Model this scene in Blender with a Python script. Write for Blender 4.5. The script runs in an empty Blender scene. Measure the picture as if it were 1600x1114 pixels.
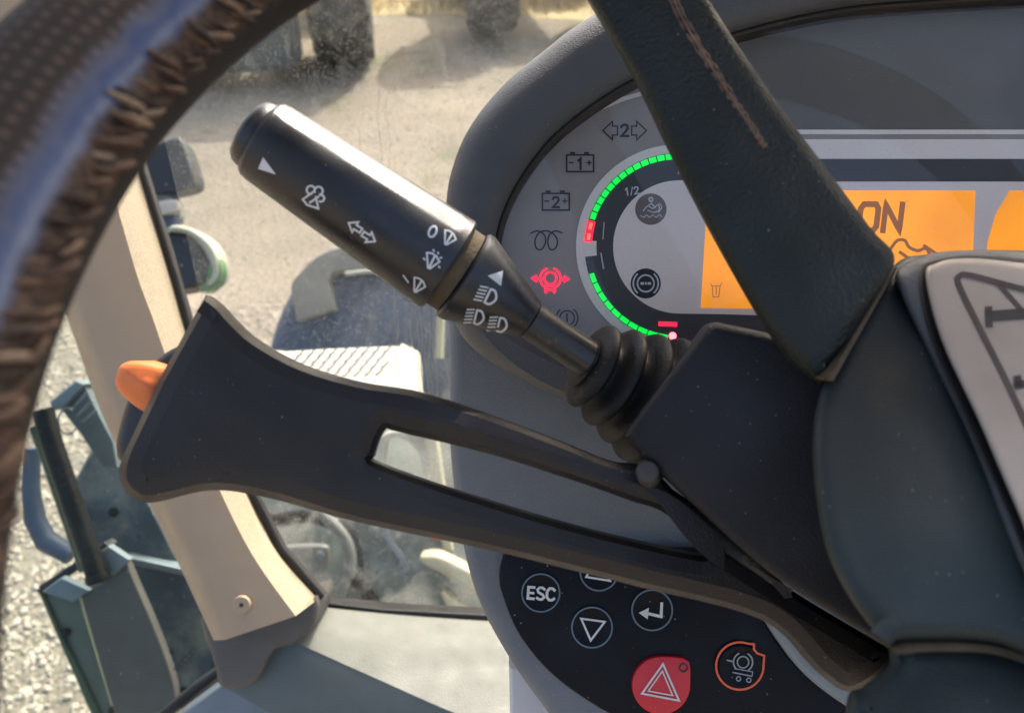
import bpy, bmesh, math, random
import numpy as np
from mathutils import Vector, Matrix
from mathutils.geometry import delaunay_2d_cdt
random.seed(4); rng = np.random.default_rng(4)
S = bpy.context.scene
COL = S.collection
# ------------------------------------------------------------------ camera, sky, sun, exposure
FPX, CX, CY = 1300.0, 800.0, 557.0            # focal length and centre in photograph pixels
PITCH = math.radians(34.0); EYE = Vector((0, 0, 2.30))
cam = bpy.data.cameras.new('camera'); camo = bpy.data.objects.new('camera', cam); COL.objects.link(camo)
camo.location = EYE; camo.rotation_euler = (math.radians(90) - PITCH, 0, 0)
cam.lens = 36 * FPX / 1600; cam.clip_start = 0.005; cam.clip_end = 2000
cam.dof.use_dof = True; cam.dof.focus_distance = 0.385; cam.dof.aperture_fstop = 12.5
S.camera = camo
SUN_EL, SUN_AZ = math.radians(42), math.radians(24)     # azimuth to the right of straight ahead
w = bpy.data.worlds.new('World'); S.world = w; w.use_nodes = True
nt = w.node_tree; nt.nodes.clear()
sky = nt.nodes.new('ShaderNodeTexSky'); sky.sky_type = 'NISHITA'; sky.sun_disc = False
sky.sun_elevation = SUN_EL; sky.sun_rotation = SUN_AZ; sky.dust_density = 7.0; sky.air_density = 1.0; sky.ozone_density = .6
bg = nt.nodes.new('ShaderNodeBackground'); bg.inputs[1].default_value = 0.15
wo = nt.nodes.new('ShaderNodeOutputWorld'); nt.links.new(sky.outputs[0], bg.inputs[0]); nt.links.new(bg.outputs[0], wo.inputs[0])
sl = bpy.data.lights.new('sun', 'SUN'); sl.energy = 2.2; sl.angle = math.radians(0.53); sl.color = (1, .95, .86)
slo = bpy.data.objects.new('sun', sl); COL.objects.link(slo)
SUND = Vector((math.sin(SUN_AZ) * math.cos(SUN_EL), math.cos(SUN_AZ) * math.cos(SUN_EL), math.sin(SUN_EL)))
slo.rotation_euler = SUND.to_track_quat('Z', 'Y').to_euler(); slo.location = (3, 6, 8)
S.view_settings.view_transform = 'Standard'; S.view_settings.look = 'None'; S.view_settings.exposure = 1.5; S.view_settings.gamma = 1
S.render.engine = 'CYCLES'

# ------------------------------------------------------------------ helpers
XA = Vector((1, 0, 0)); YA = Vector((0, math.sin(PITCH), math.cos(PITCH))); FW = Vector((0, math.cos(PITCH), -math.sin(PITCH)))
def P(px, py, d):                              # pixel + distance along the view axis -> place
    return EYE + XA * ((px - CX) / FPX * d) + YA * ((CY - py) / FPX * d) + FW * d
def CV(x, y, z): return EYE + XA * x + YA * y + FW * z
def ray(px, py): return (P(px, py, 1) - EYE).normalized()
def PZ(px, py, z):                             # pixel on the level plane of height z
    r = ray(px, py); return EYE + r * ((z - EYE.z) / r.z)
def dpt(p): return (p - EYE).dot(FW)
def topx(p):
    q = p - EYE; d = q.dot(FW); return (CX + FPX * q.dot(XA) / d, CY - FPX * q.dot(YA) / d, d)

def node_mat(name):
    m = bpy.data.materials.new(name); m.use_nodes = True
    n = m.node_tree; n.nodes.clear(); o = n.nodes.new('ShaderNodeOutputMaterial')
    return m, n, o
def N(n, t, **k):
    x = n.nodes.new(t)
    for a, b in k.items():
        if a in x.inputs: x.inputs[a].default_value = b
        else: setattr(x, a, b)
    return x
def ramp(n, src, p0, p1, c0=(0, 0, 0, 1), c1=(1, 1, 1, 1)):
    r = N(n, 'ShaderNodeValToRGB'); r.color_ramp.elements[0].position = p0; r.color_ramp.elements[1].position = p1
    r.color_ramp.elements[0].color = c0; r.color_ramp.elements[1].color = c1
    n.links.new(src, r.inputs[0]); return r
def plastic(name, col, rough=.5, var=.25, vscale=12, grain=900, gstr=.12, dust=.0, dustcol=(.55, .5, .42), spec=.5, wear=None, metallic=0, coat=0, dscale=1400):
    """moulded plastic, leather or painted metal: mottled colour, fine grain bump, specks of dust"""
    m, n, o = node_mat(name); L = n.links.new
    b = N(n, 'ShaderNodeBsdfPrincipled'); b.inputs['Metallic'].default_value = metallic
    b.inputs['Specular IOR Level'].default_value = spec; b.inputs['Coat Weight'].default_value = coat; b.inputs['Coat Roughness'].default_value = .15
    tc = N(n, 'ShaderNodeTexCoord')
    n1 = N(n, 'ShaderNodeTexNoise', Scale=vscale, Detail=6.0, Roughness=.6); L(tc.outputs['Object'], n1.inputs['Vector'])
    lo = tuple(c * (1 - var) for c in col) + (1,); hi = tuple(min(1, c * (1 + var)) for c in col) + (1,)
    r1 = ramp(n, n1.outputs['Fac'], .3, .7, lo, hi); cur = r1.outputs['Color']
    if wear:
        nw = N(n, 'ShaderNodeTexNoise', Scale=wear[1], Detail=8.0, Roughness=.7); L(tc.outputs['Object'], nw.inputs['Vector'])
        rw = ramp(n, nw.outputs['Fac'], wear[2], wear[2] + .12)
        mx = N(n, 'ShaderNodeMix', data_type='RGBA'); L(rw.outputs['Color'], mx.inputs[0]); L(cur, mx.inputs[6]); mx.inputs[7].default_value = wear[0] + (1,); cur = mx.outputs[2]
    if dust > 0:
        v = N(n, 'ShaderNodeTexVoronoi', Scale=dscale); L(tc.outputs['Object'], v.inputs['Vector'])
        wn = N(n, 'ShaderNodeTexWhiteNoise'); L(v.outputs['Position'], wn.inputs['Vector'])
        rd = ramp(n, wn.outputs['Value'], 1 - dust * .5, 1 - dust * .5 + .01)
        rs = ramp(n, v.outputs['Distance'], .18, .42, (1, 1, 1, 1), (0, 0, 0, 1))
        mm = N(n, 'ShaderNodeMath', operation='MULTIPLY'); L(rd.outputs['Color'], mm.inputs[0]); L(rs.outputs['Color'], mm.inputs[1])
        m3 = N(n, 'ShaderNodeMath', operation='MULTIPLY'); L(mm.outputs[0], m3.inputs[0]); m3.inputs[1].default_value = .6
        mx = N(n, 'ShaderNodeMix', data_type='RGBA'); L(m3.outputs[0], mx.inputs[0]); L(cur, mx.inputs[6]); mx.inputs[7].default_value = dustcol + (1,); cur = mx.outputs[2]
    L(cur, b.inputs['Base Color'])
    n2 = N(n, 'ShaderNodeTexNoise', Scale=40.0, Detail=4.0); L(tc.outputs['Object'], n2.inputs['Vector'])
    rr = N(n, 'ShaderNodeMapRange'); rr.inputs['From Min'].default_value = .3; rr.inputs['From Max'].default_value = .7; rr.inputs['To Min'].default_value = max(.05, rough - .14); rr.inputs['To Max'].default_value = min(1, rough + .18)
    L(n2.outputs['Fac'], rr.inputs['Value']); L(rr.outputs[0], b.inputs['Roughness'])
    if gstr > 0:
        ng = N(n, 'ShaderNodeTexNoise', Scale=float(grain), Detail=3.0); L(tc.outputs['Object'], ng.inputs['Vector'])
        bp = N(n, 'ShaderNodeBump', Strength=gstr, Distance=.0008); L(ng.outputs['Fac'], bp.inputs['Height']); L(bp.outputs[0], b.inputs['Normal'])
    L(b.outputs[0], o.inputs[0]); return m
def emit(name, col, s):
    m, n, o = node_mat(name); e = N(n, 'ShaderNodeEmission', Strength=s); e.inputs[0].default_value = col + (1,)
    b = N(n, 'ShaderNodeBsdfPrincipled', Roughness=.4); b.inputs['Base Color'].default_value = tuple(c * .4 for c in col) + (1,)
    a = N(n, 'ShaderNodeAddShader'); n.links.new(e.outputs[0], a.inputs[0]); n.links.new(b.outputs[0], a.inputs[1]); n.links.new(a.outputs[0], o.inputs[0]); return m

def link(name, me, mat, parent=None):
    o = bpy.data.objects.new(name, me); COL.objects.link(o)
    if mat is not None:
        me.materials.clear(); me.materials.append(mat)
    if parent is not None:
        o.parent = parent
    return o
def base_of(o):
    v = Vector((0, 0, 0))
    while o is not None: v += o.location; o = o.parent
    return v
def mesh_obj(name, verts, faces, mat, parent=None, smooth=True, sharp=35, loc=None):
    """verts in world coordinates; the object is placed in its parent or at loc"""
    org = base_of(parent) if parent is not None else (loc or Vector((0, 0, 0)))
    me = bpy.data.meshes.new(name); me.from_pydata([Vector(v) - org for v in verts], [], faces)
    bm = bmesh.new(); bm.from_mesh(me); bmesh.ops.recalc_face_normals(bm, faces=bm.faces); bm.to_mesh(me); bm.free()
    if smooth:
        me.shade_smooth(); me.set_sharp_from_angle(angle=math.radians(sharp))
    o = link(name, me, mat, parent)
    if parent is None: o.location = org
    return o
def thing(name, label, cat, loc, group=None):
    o = bpy.data.objects.new(name, None); COL.objects.link(o); o.location = loc; o.empty_display_size = .05
    o['label'] = label; o['category'] = cat
    if group: o['group'] = group
    return o
def tag(o, label=None, cat=None, group=None, kind=None):
    for k, v in (('label', label), ('category', cat), ('group', group), ('kind', kind)):
        if v: o[k] = v
    return o
def smooth_pts(pts, n=6, closed=True):
    """Catmull-Rom through the points; a point given as (x, y, 0) stays a corner"""
    pts = [tuple(p) for p in pts]; out = []; m = len(pts)
    for i in range(m if closed else m - 1):
        p1, p2 = pts[i], pts[(i + 1) % m]
        p0 = pts[(i - 1) % m] if (closed or i > 0) else p1
        p3 = pts[(i + 2) % m] if (closed or i + 2 < m) else p2
        if len(p1) == 3: p0 = p1
        if len(p2) == 3: p3 = p2
        a, b, c, d = (np.array(q[:2], float) for q in (p0, p1, p2, p3))
        for k in range(n):
            t = k / n
            q = .5 * ((2 * b) + (-a + c) * t + (2 * a - 5 * b + 4 * c - d) * t * t + (-a + 3 * b - 3 * c + d) * t ** 3)
            out.append((q[0], q[1]))
    if not closed: out.append(pts[-1][:2])
    return out
def area(l): return .5 * sum(l[i][0] * l[(i + 1) % len(l)][1] - l[(i + 1) % len(l)][0] * l[i][1] for i in range(len(l)))
def resample(l, step):
    out = []
    for i in range(len(l)):
        a = np.array(l[i]); b = np.array(l[(i + 1) % len(l)]); k = max(1, int(np.linalg.norm(b - a) / step))
        for j in range(k): out.append(tuple(a + (b - a) * j / k))
    return out
def dedupe(l, e=.3):
    o = []
    for p in l:
        if not o or math.dist(p, o[-1]) > e: o.append(p)
    if math.dist(o[0], o[-1]) < e: o.pop()
    return o
def inset(l, r):
    a = np.array(l, float); e = np.roll(a, -1, 0) - a; e /= np.linalg.norm(e, axis=1)[:, None] + 1e-9
    nn = np.stack([-e[:, 1], e[:, 0]], 1); pn = np.roll(nn, 1, 0); b = nn + pn; b /= np.linalg.norm(b, axis=1)[:, None] + 1e-9
    c = np.clip((b * nn).sum(1), .5, 1)[:, None]
    return a + b / c * r
def inside_np(pts, loops):
    r = np.zeros(len(pts), bool)
    for l in loops:
        a = np.array(l); b = np.roll(a, -1, 0)
        for (x1, y1), (x2, y2) in zip(a, b):
            if y1 == y2: continue
            c = ((y1 > pts[:, 1]) != (y2 > pts[:, 1])) & (pts[:, 0] < (x2 - x1) * (pts[:, 1] - y1) / (y2 - y1) + x1)
            r ^= c
    return r
def dist_np(pts, loops):
    dm = np.full(len(pts), 1e9)
    for l in loops:
        a = np.array(l); b = np.roll(a, -1, 0)
        for p, q in zip(a, b):
            v = q - p; t = np.clip(((pts - p) @ v) / (v @ v + 1e-9), 0, 1); dm = np.minimum(dm, np.linalg.norm(pts - p - t[:, None] * v, axis=1))
    return dm
def slab(name, loops, depth, thick, bevel, mat, parent=None, nb=4, bulge=0, blen=40, grid=0, smooth=6, loc=None, back=True, sharp=40, taper=0.0, bscale=None):
    """solid plate: outline loops in photograph pixels, front at depth(px, py) metres, rounded front edge.
    The plate has real thickness, and its front can swell (bulge metres, reached blen pixels from the edge)."""
    dep = depth if callable(depth) else (lambda x, y: depth)
    L = []
    for i, l in enumerate(loops):
        l = smooth_pts(l, smooth) if smooth else [p[:2] for p in l]
        l = dedupe(l); A = area(l)
        if (A < 0) == (i == 0): l = l[::-1]
        L.append(l)
    cx, cy = np.mean(L[0], axis=0); d0 = dep(cx, cy); ppm = FPX / d0; bp = bevel * ppm
    verts = []; faces = []; starts = []
    rings = [(0, thick, 0)] + [(bp * (1 - math.cos(k / nb * math.pi / 2)), bevel * (1 - math.sin(k / nb * math.pi / 2)), 1) for k in range(nb + 1)] if bevel > 0 else [(0, thick, 0), (0, 0, 1)]
    caploops = []
    for l in L:
        m = len(l); prev = None
        for (ins, dz, _) in rings:
            q = inset(l, ins if bscale is None else ins * np.array([bscale(*p) for p in l])[:, None]) if ins > 0 else np.array(l)
            s = len(verts)
            for (x, y), (x0, y0) in zip(q, l): verts.append(P(x, y, dep(x, y) + dz) if dz < thick else (P(x0, y0, dep(x0, y0)) + FW * thick).lerp(P(x0, y0, dep(x0, y0) + thick), taper))
            if prev is not None:
                for j in range(m): faces.append((prev + j, prev + (j + 1) % m, s + (j + 1) % m, s + j))
            prev = s
        caploops.append((q, prev)); starts.append((len(verts) - m * len(rings)))
    # cap
    pts = np.concatenate([c[0] for c in caploops]); idx = np.concatenate([np.arange(c[1], c[1] + len(c[0])) for c in caploops]); nbp = len(pts)
    edges = []; o = 0
    for c, _ in caploops:
        m = len(c); edges += [(o + j, o + (j + 1) % m) for j in range(m)]; o += m
    cl = [list(map(tuple, c[0])) for c in caploops]; allp = pts
    if grid:
        x0, y0 = pts.min(0); x1, y1 = pts.max(0)
        gx, gy = np.meshgrid(np.arange(x0, x1, grid), np.arange(y0, y1, grid)); g = np.stack([gx.ravel() + rng.uniform(-.1, .1, gx.size) * grid, gy.ravel() + rng.uniform(-.1, .1, gx.size) * grid], 1)
        g = g[inside_np(g, cl)]; g = g[dist_np(g, cl) > grid * .4]; allp = np.concatenate([pts, g])
    r = delaunay_2d_cdt([Vector((float(a), float(b))) for a, b in allp], edges, [], 0, 1e-4)
    nv, tris, orig = r[0], r[2], r[3]
    gv = {}
    na = np.array([(v.x, v.y) for v in nv]); dn = None
    if bulge: dn = dist_np(na, cl)
    cents = np.array([[(na[t[0]][0] + na[t[1]][0] + na[t[2]][0]) / 3, (na[t[0]][1] + na[t[1]][1] + na[t[2]][1]) / 3] for t in tris]); ok = inside_np(cents, cl)
    def vid(i):
        if i in gv: return gv[i]
        og = [k for k in orig[i] if k < nbp]
        if og: gv[i] = int(idx[og[0]])
        else:
            x, y = na[i]; d = dep(x, y)
            if bulge: d -= bulge * (1 - math.exp(-(dn[i] / blen) ** 1.5))
            verts.append(P(x, y, d)); gv[i] = len(verts) - 1
        return gv[i]
    for t, k in zip(tris, ok):
        if k: faces.append(tuple(vid(i) for i in t))
    if back:
        bl = [c for c in L]; bpts = np.concatenate([np.array(c) for c in bl]); bidx = np.concatenate([np.arange(s, s + len(c)) for s, c in zip(starts, bl)])
        r = delaunay_2d_cdt([Vector((float(a), float(b))) for a, b in bpts], edges, [], 0, 1e-4)
        q = np.array([(v.x, v.y) for v in r[0]])
        if len(r[2]):
            cents = np.array([q[list(t)].mean(0) for t in r[2]]); ok = inside_np(cents, [list(map(tuple, c)) for c in bl])
            for t, k in zip(r[2], ok):
                if k and all(len(r[3][i]) for i in t): faces.append(tuple(int(bidx[r[3][i][0]]) for i in t))
    return mesh_obj(name, verts, faces, mat, parent, sharp=sharp, loc=loc)
def frame(a):
    a = a.normalized(); u = a.cross(Vector((0, 0, 1)));
    if u.length < .1: u = a.cross(Vector((1, 0, 0)))
    u.normalize(); return a, u, a.cross(u)
def tube(name, pts, rad, mat, parent=None, seg=16, loc=None, flat=1.0, cap=True):
    pts = [Vector(p) for p in pts]; k = len(pts); rad = rad if hasattr(rad, '__len__') else [rad] * k
    verts = []; faces = []; u = None
    for i, p in enumerate(pts):
        t = (pts[min(i + 1, k - 1)] - pts[max(i - 1, 0)]).normalized()
        if u is None: _, u, _ = frame(t)
        u = (u - t * u.dot(t)).normalized(); v = t.cross(u)
        for j in range(seg):
            a = 2 * math.pi * j / seg; verts.append(p + u * (math.cos(a) * rad[i]) + v * (math.sin(a) * rad[i] * flat))
    for i in range(k - 1):
        for j in range(seg): faces.append((i * seg + j, i * seg + (j + 1) % seg, (i + 1) * seg + (j + 1) % seg, (i + 1) * seg + j))
    if cap: faces.append(tuple(range(seg))[::-1]); faces.append(tuple(range((k - 1) * seg, k * seg)))
    return mesh_obj(name, verts, faces, mat, parent, sharp=50, loc=loc)
def lathe(name, p0, axis, prof, mat, parent=None, seg=48, loc=None, fix=None, sharp=30):
    a, u, v = frame(axis); verts = []; faces = []
    for (t, r) in prof:
        for j in range(seg):
            an = 2 * math.pi * j / seg; off = u * (math.cos(an) * r) + v * (math.sin(an) * r)
            if fix: off = fix(t, r, off)
            verts.append(p0 + a * t + off)
    for i in range(len(prof) - 1):
        for j in range(seg): faces.append((i * seg + j, i * seg + (j + 1) % seg, (i + 1) * seg + (j + 1) % seg, (i + 1) * seg + j))
    faces.append(tuple(range(seg))[::-1]); faces.append(tuple(range((len(prof) - 1) * seg, len(prof) * seg)))
    return mesh_obj(name, verts, faces, mat, parent, sharp=sharp, loc=loc)
def box(name, c, size, mat, parent=None, rot=None, bevel=.0, loc=None):
    bm = bmesh.new(); bmesh.ops.create_cube(bm, size=1); bmesh.ops.scale(bm, vec=size, verts=bm.verts)
    if bevel: bmesh.ops.bevel(bm, geom=bm.edges[:], offset=bevel, segments=2, affect='EDGES')
    M = Matrix.Translation(c) @ (rot.to_4x4() if rot else Matrix.Identity(4))
    vs = [M @ v.co for v in bm.verts]; fs = [tuple(v.index for v in f.verts) for f in bm.faces]; bm.free()
    return mesh_obj(name, vs, fs, mat, parent, loc=loc)
def grid_surf(name, lines, mat, parent=None, thick=.01, loc=None, n=8, sharp=62):
    """surface through longitudinal lines of points (each a list of equal length of world points), given a thickness"""
    res = []
    for l in lines:
        pts = [np.array(p) for p in l]; out = []
        for i in range(len(pts) - 1):
            p0 = pts[max(i - 1, 0)]; p1 = pts[i]; p2 = pts[i + 1]; p3 = pts[min(i + 2, len(pts) - 1)]
            for k in range(n):
                t = k / n; out.append(.5 * ((2 * p1) + (-p0 + p2) * t + (2 * p0 - 5 * p1 + 4 * p2 - p3) * t * t + (-p0 + 3 * p1 - 3 * p2 + p3) * t ** 3))
        out.append(pts[-1]); res.append(out)
    m = len(res[0]); k = len(res); verts = [Vector(p) for l in res for p in l]; faces = []
    for i in range(k - 1):
        for j in range(m - 1): faces.append((i * m + j, i * m + j + 1, (i + 1) * m + j + 1, (i + 1) * m + j))
    nf = len(verts); verts += [v + FW * thick for v in verts]
    faces += [tuple(x + nf for x in f[::-1]) for f in faces]
    bl = [(j) for j in range(m)] + [i * m + m - 1 for i in range(1, k)] + [(k - 1) * m + j for j in range(m - 2, -1, -1)] + [i * m for i in range(k - 2, 0, -1)]
    for a, b in zip(bl, bl[1:] + bl[:1]): faces.append((a, b, b + nf, a + nf))
    return mesh_obj(name, verts, faces, mat, parent, sharp=sharp, loc=loc)
def stroke_faces(poly, width, closed=False, step=6):
    if closed: poly = list(poly) + [poly[0]]
    pts = []
    for a, b in zip(poly[:-1], poly[1:]):
        k = max(1, int(math.dist(a, b) / step))
        for j in range(k): pts.append((a[0] + (b[0] - a[0]) * j / k, a[1] + (b[1] - a[1]) * j / k))
    pts.append(poly[-1]); pts = np.array(pts, float); n = len(pts)
    e = np.diff(pts, axis=0); e /= np.linalg.norm(e, axis=1)[:, None] + 1e-9; nn = np.stack([-e[:, 1], e[:, 0]], 1)
    if closed: pn = np.vstack([nn[-1:], nn]); nx = np.vstack([nn, nn[:1]])
    else: pn = np.vstack([nn[:1], nn]); nx = np.vstack([nn, nn[-1:]])
    b = pn + nx; b /= np.linalg.norm(b, axis=1)[:, None] + 1e-9; c = np.clip((b * nx).sum(1), .45, 1)[:, None]
    o = b / c * width / 2
    if not closed:
        pts[0] -= e[0] * width * .3; pts[-1] += e[-1] * width * .3
    v = np.concatenate([pts + o, pts - o]); f = [(i, i + 1, n + i + 1, n + i) for i in range(n - 1)]
    return v, f
def mark(name, strokes, mp, mat, parent, fills=()):
    """print: strokes (polyline, width, closed) and filled polygons in photograph pixels, laid on a surface by mp"""
    verts = []; faces = []
    for st in strokes:
        poly, wd = st[0], st[1]; cl = len(st) > 2 and st[2]
        v, f = stroke_faces(poly, wd, cl); s = len(verts)
        verts += [mp(x, y) for x, y in v]; faces += [tuple(i + s for i in q) for q in f]
    for l in fills:
        l = [p[:2] for p in l]; n = len(l); s = len(verts)
        if n == 3:
            k = 8; ix = {}; A_, B_, C_ = (np.array(p, float) for p in l)
            for i in range(k + 1):
                for j in range(k + 1 - i):
                    q = A_ + (B_ - A_) * i / k + (C_ - A_) * j / k; ix[i, j] = len(verts); verts.append(mp(q[0], q[1]))
            for i in range(k):
                for j in range(k - i):
                    faces.append((ix[i, j], ix[i + 1, j], ix[i, j + 1]))
                    if j < k - i - 1: faces.append((ix[i + 1, j], ix[i + 1, j + 1], ix[i, j + 1]))
            continue
        verts += [mp(x, y) for x, y in l]
        r = delaunay_2d_cdt([Vector((float(a), float(b))) for a, b in l], [(i, (i + 1) % n) for i in range(n)], [], 1, 1e-5)
        faces += [tuple(s + r[3][i][0] for i in t) for t in r[2] if all(len(r[3][i]) for i in t)]
    return mesh_obj(name, verts, faces, mat, parent, smooth=False)
def circ(x, y, r, n=28, a0=0, a1=360, ry=None):
    ry = ry or r; full = abs(a1 - a0) >= 360
    return [(x + r * math.cos(math.radians(a0 + (a1 - a0) * i / (n if full else n - 1))), y - ry * math.sin(math.radians(a0 + (a1 - a0) * i / (n if full else n - 1)))) for i in range(n)]
def aff(strokes, x, y, s, rot=0, fills=(), sh=0):
    c, q = math.cos(math.radians(rot)), math.sin(math.radians(rot))
    T = lambda p: (x + s * (c * (p[0] + sh * p[1]) - q * p[1]), y + s * (q * (p[0] + sh * p[1]) + c * p[1]))
    return [tuple([[T(p) for p in st[0]], st[1] * s] + list(st[2:])) for st in strokes], [[T(p) for p in f] for f in fills]
GLY = {'0': [(circ(0, 0, .28, 20, ry=.45), .17, True)], '1': [([(-.16, -.28), (.04, -.46), (.04, .46)], .2)],
       '2': [([(-.27, -.25), (-.2, -.4), (0, -.46), (.2, -.4), (.25, -.2), (.1, .05), (-.25, .42), (.3, .42)], .19)],
       '/': [([(.16, -.5), (-.16, .5)], .13)], '-': [([(-.22, 0), (.22, 0)], .15)], '+': [([(-.26, 0), (.26, 0)], .13), ([(0, -.26), (0, .26)], .13)],
       'E': [([(.25, -.42), (-.2, -.42), (-.2, .42), (.25, .42)], .2), ([(-.2, 0), (.2, 0)], .18)],
       'S': [([(.26, -.33), (.1, -.44), (-.12, -.43), (-.26, -.28), (-.18, -.08), (.16, .08), (.26, .26), (.1, .43), (-.12, .43), (-.28, .33)], .19)],
       'C': [([(.28, -.3), (.12, -.43), (-.1, -.43), (-.28, -.2), (-.28, .2), (-.1, .43), (.12, .43), (.28, .3)], .2)],
       'O': [([(-.2, -.45), (.2, -.45), (.3, -.3), (.3, .3), (.2, .45), (-.2, .45), (-.3, .3), (-.3, -.3)], .2, True)],
       'N': [([(-.28, .48), (-.28, -.45), (.28, .45), (.28, -.48)], .19)], 'I': [([(0, -.45), (0, .45)], .16)]}
def text(t, x, y, h, adv=.8, rot=0, sh=0):
    out = []
    for i, ch in enumerate(t):
        o = (i - (len(t) - 1) / 2) * adv * h; c, q = math.cos(math.radians(rot)), math.sin(math.radians(rot))
        out += aff(GLY[ch], x + c * o, y + q * o, h, rot, sh=sh)[0]
    return out

# ------------------------------------------------------------------ materials
M = {}
M['dash'] = plastic('dash_plastic', (.15, .165, .185), .55, .12, 9, 1300, .5, .02, dscale=1100)
M['hood'] = plastic('hood_plastic', (.085, .09, .096), .5, .15, 9, 1300, .5, .02, dscale=1100)
M['black'] = plastic('black_plastic', (.016, .016, .019), .45, .3, 14, 1300, .2, .02, wear=((.075, .06, .038), 26, .6))
M['stalk'] = plastic('stalk_plastic', (.012, .012, .015), .36, .2, 20, 1800, .15, .015, spec=.6)
M['lever'] = plastic('lever_plastic', (.021, .0185, .0185), .4, .35, 18, 1300, .4, .012, spec=.36, wear=((.06, .052, .045), 22, .64))
M['column'] = plastic('column_plastic', (.015, .015, .019), .5, .3, 16, 1300, .45, .015, spec=.28)
M['hub'] = plastic('hub_plastic', (.021, .03, .03), .45, .3, 16, 1300, .35, .012, spec=.32)
M['spoke'] = plastic('spoke_leather', (.009, .014, .0115), .48, .25, 14, 750, .9, .012, spec=.36)
M['rubber'] = plastic('boot_rubber', (.011, .011, .011), .5, .3, 30, 700, .3, .012, spec=.25, wear=((.1, .065, .03), 60, .62))
M['shaft'] = plastic('shaft_paint', (.03, .028, .024), .35, .3, 40, 500, .2, 0, wear=((.16, .11, .05), 70, .58))
M['dirt'] = plastic('dirty_edge', (.085, .06, .032), .8, .4, 80, 700, .5)
M['seam'] = plastic('seam_thread', (.16, .095, .06), .7, .4, 90, 500, .5)
M['pad'] = plastic('pad_silver', (.42, .36, .3), .42, .06, 10, 1600, .12, .01, metallic=.25)
M['print_white'] = plastic('white_print', (.62, .64, .66), .6, .1, 60, 900, 0)
M['print_dark'] = plastic('dark_print', (.022, .018, .022), .6, .1, 60, 900, 0)
M['print_brown'] = plastic('brown_print', (.26, .13, .06), .6, .1, 60, 900, 0)
M['face'] = plastic('cluster_face_grey', (.36, .31, .28), .55, .06, 8, 1600, .06, .015)
M['face_dark'] = plastic('cluster_face_dark', (.06, .06, .065), .5, .1, 8, 1600, .05, .02)
M['face_white'] = plastic('cluster_face_white', (.92, .83, .76), .5, .03, 8, 1600, .03, .01, dustcol=(.3, .28, .25))
M['brownring'] = plastic('cluster_disc_grey', (.2, .16, .145), .5, .05, 8, 1600, .03)
M['keypad'] = plastic('keypad_film', (.006, .006, .010), .35, .2, 10, 1600, .08, .02, dscale=900, spec=.15)
M['btn_ring'] = plastic('button_ring', (.09, .14, .19), .35, .1, 30, 900, .05)  # blue raised to carry the bluish light on the button rims
M['red_key'] = plastic('red_key', (.62, .018, .03), .35, .06, 20, 1200, .05, .01)
M['orange_line'] = plastic('orange_line', (.8, .12, .045), .5, .05, 20, 900, 0)
M['orange_key'] = plastic('orange_button', (.85, .2, .045), .45, .08, 15, 900, .06)
def lcd():
    m, n, o = node_mat('lcd_orange'); L = n.links.new; t = N(n, 'ShaderNodeTexCoord')
    nz = N(n, 'ShaderNodeTexNoise', Scale=22.0, Detail=2.0); L(t.outputs['Object'], nz.inputs['Vector']); mr = N(n, 'ShaderNodeMapRange'); mr.inputs['From Min'].default_value = .3; mr.inputs['From Max'].default_value = .7; mr.inputs['To Min'].default_value = .25; mr.inputs['To Max'].default_value = .42; L(nz.outputs['Fac'], mr.inputs['Value'])
    e = N(n, 'ShaderNodeEmission'); e.inputs[0].default_value = (1, .33, .012, 1); L(mr.outputs[0], e.inputs[1])
    b = N(n, 'ShaderNodeBsdfPrincipled', Roughness=.35); b.inputs['Base Color'].default_value = (.4, .17, .03, 1); a = N(n, 'ShaderNodeAddShader'); L(e.outputs[0], a.inputs[0]); L(b.outputs[0], a.inputs[1]); L(a.outputs[0], o.inputs[0]); return m
M['screen'] = lcd(); M['lcd_ink'] = emit('lcd_segment', (.55, .2, .06), .12)
M['green_led'] = emit('led_green', (.0, .75, .06), .48)
M['red_led'] = emit('led_red', (1.0, .012, .05), .7)
M['pink_led'] = emit('led_hot', (1.0, .1, .13), 2.2)
M['pillar'] = plastic('pillar_trim', (.385, .295, .2), .6, .05, 6, 1500, .12, .01)
M['bluegrey'] = plastic('bluegrey_plastic', (.10, .12, .115), .55, .12, 7, 1200, .3, .02)
M['foot'] = plastic('foot_moulding', (.085, .082, .078), .6, .1, 8, 1200, .3)
M['lightgrey'] = plastic('light_grey_plastic', (.155, .162, .142), .55, .14, 14, 900, .5, .03, wear=((.18, .175, .15), 9, .62))
M['seal'] = plastic('rubber_seal', (.008, .008, .009), .5, .2, 20, 800, .2)
M['rim'] = None; M['strip'] = None

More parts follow.
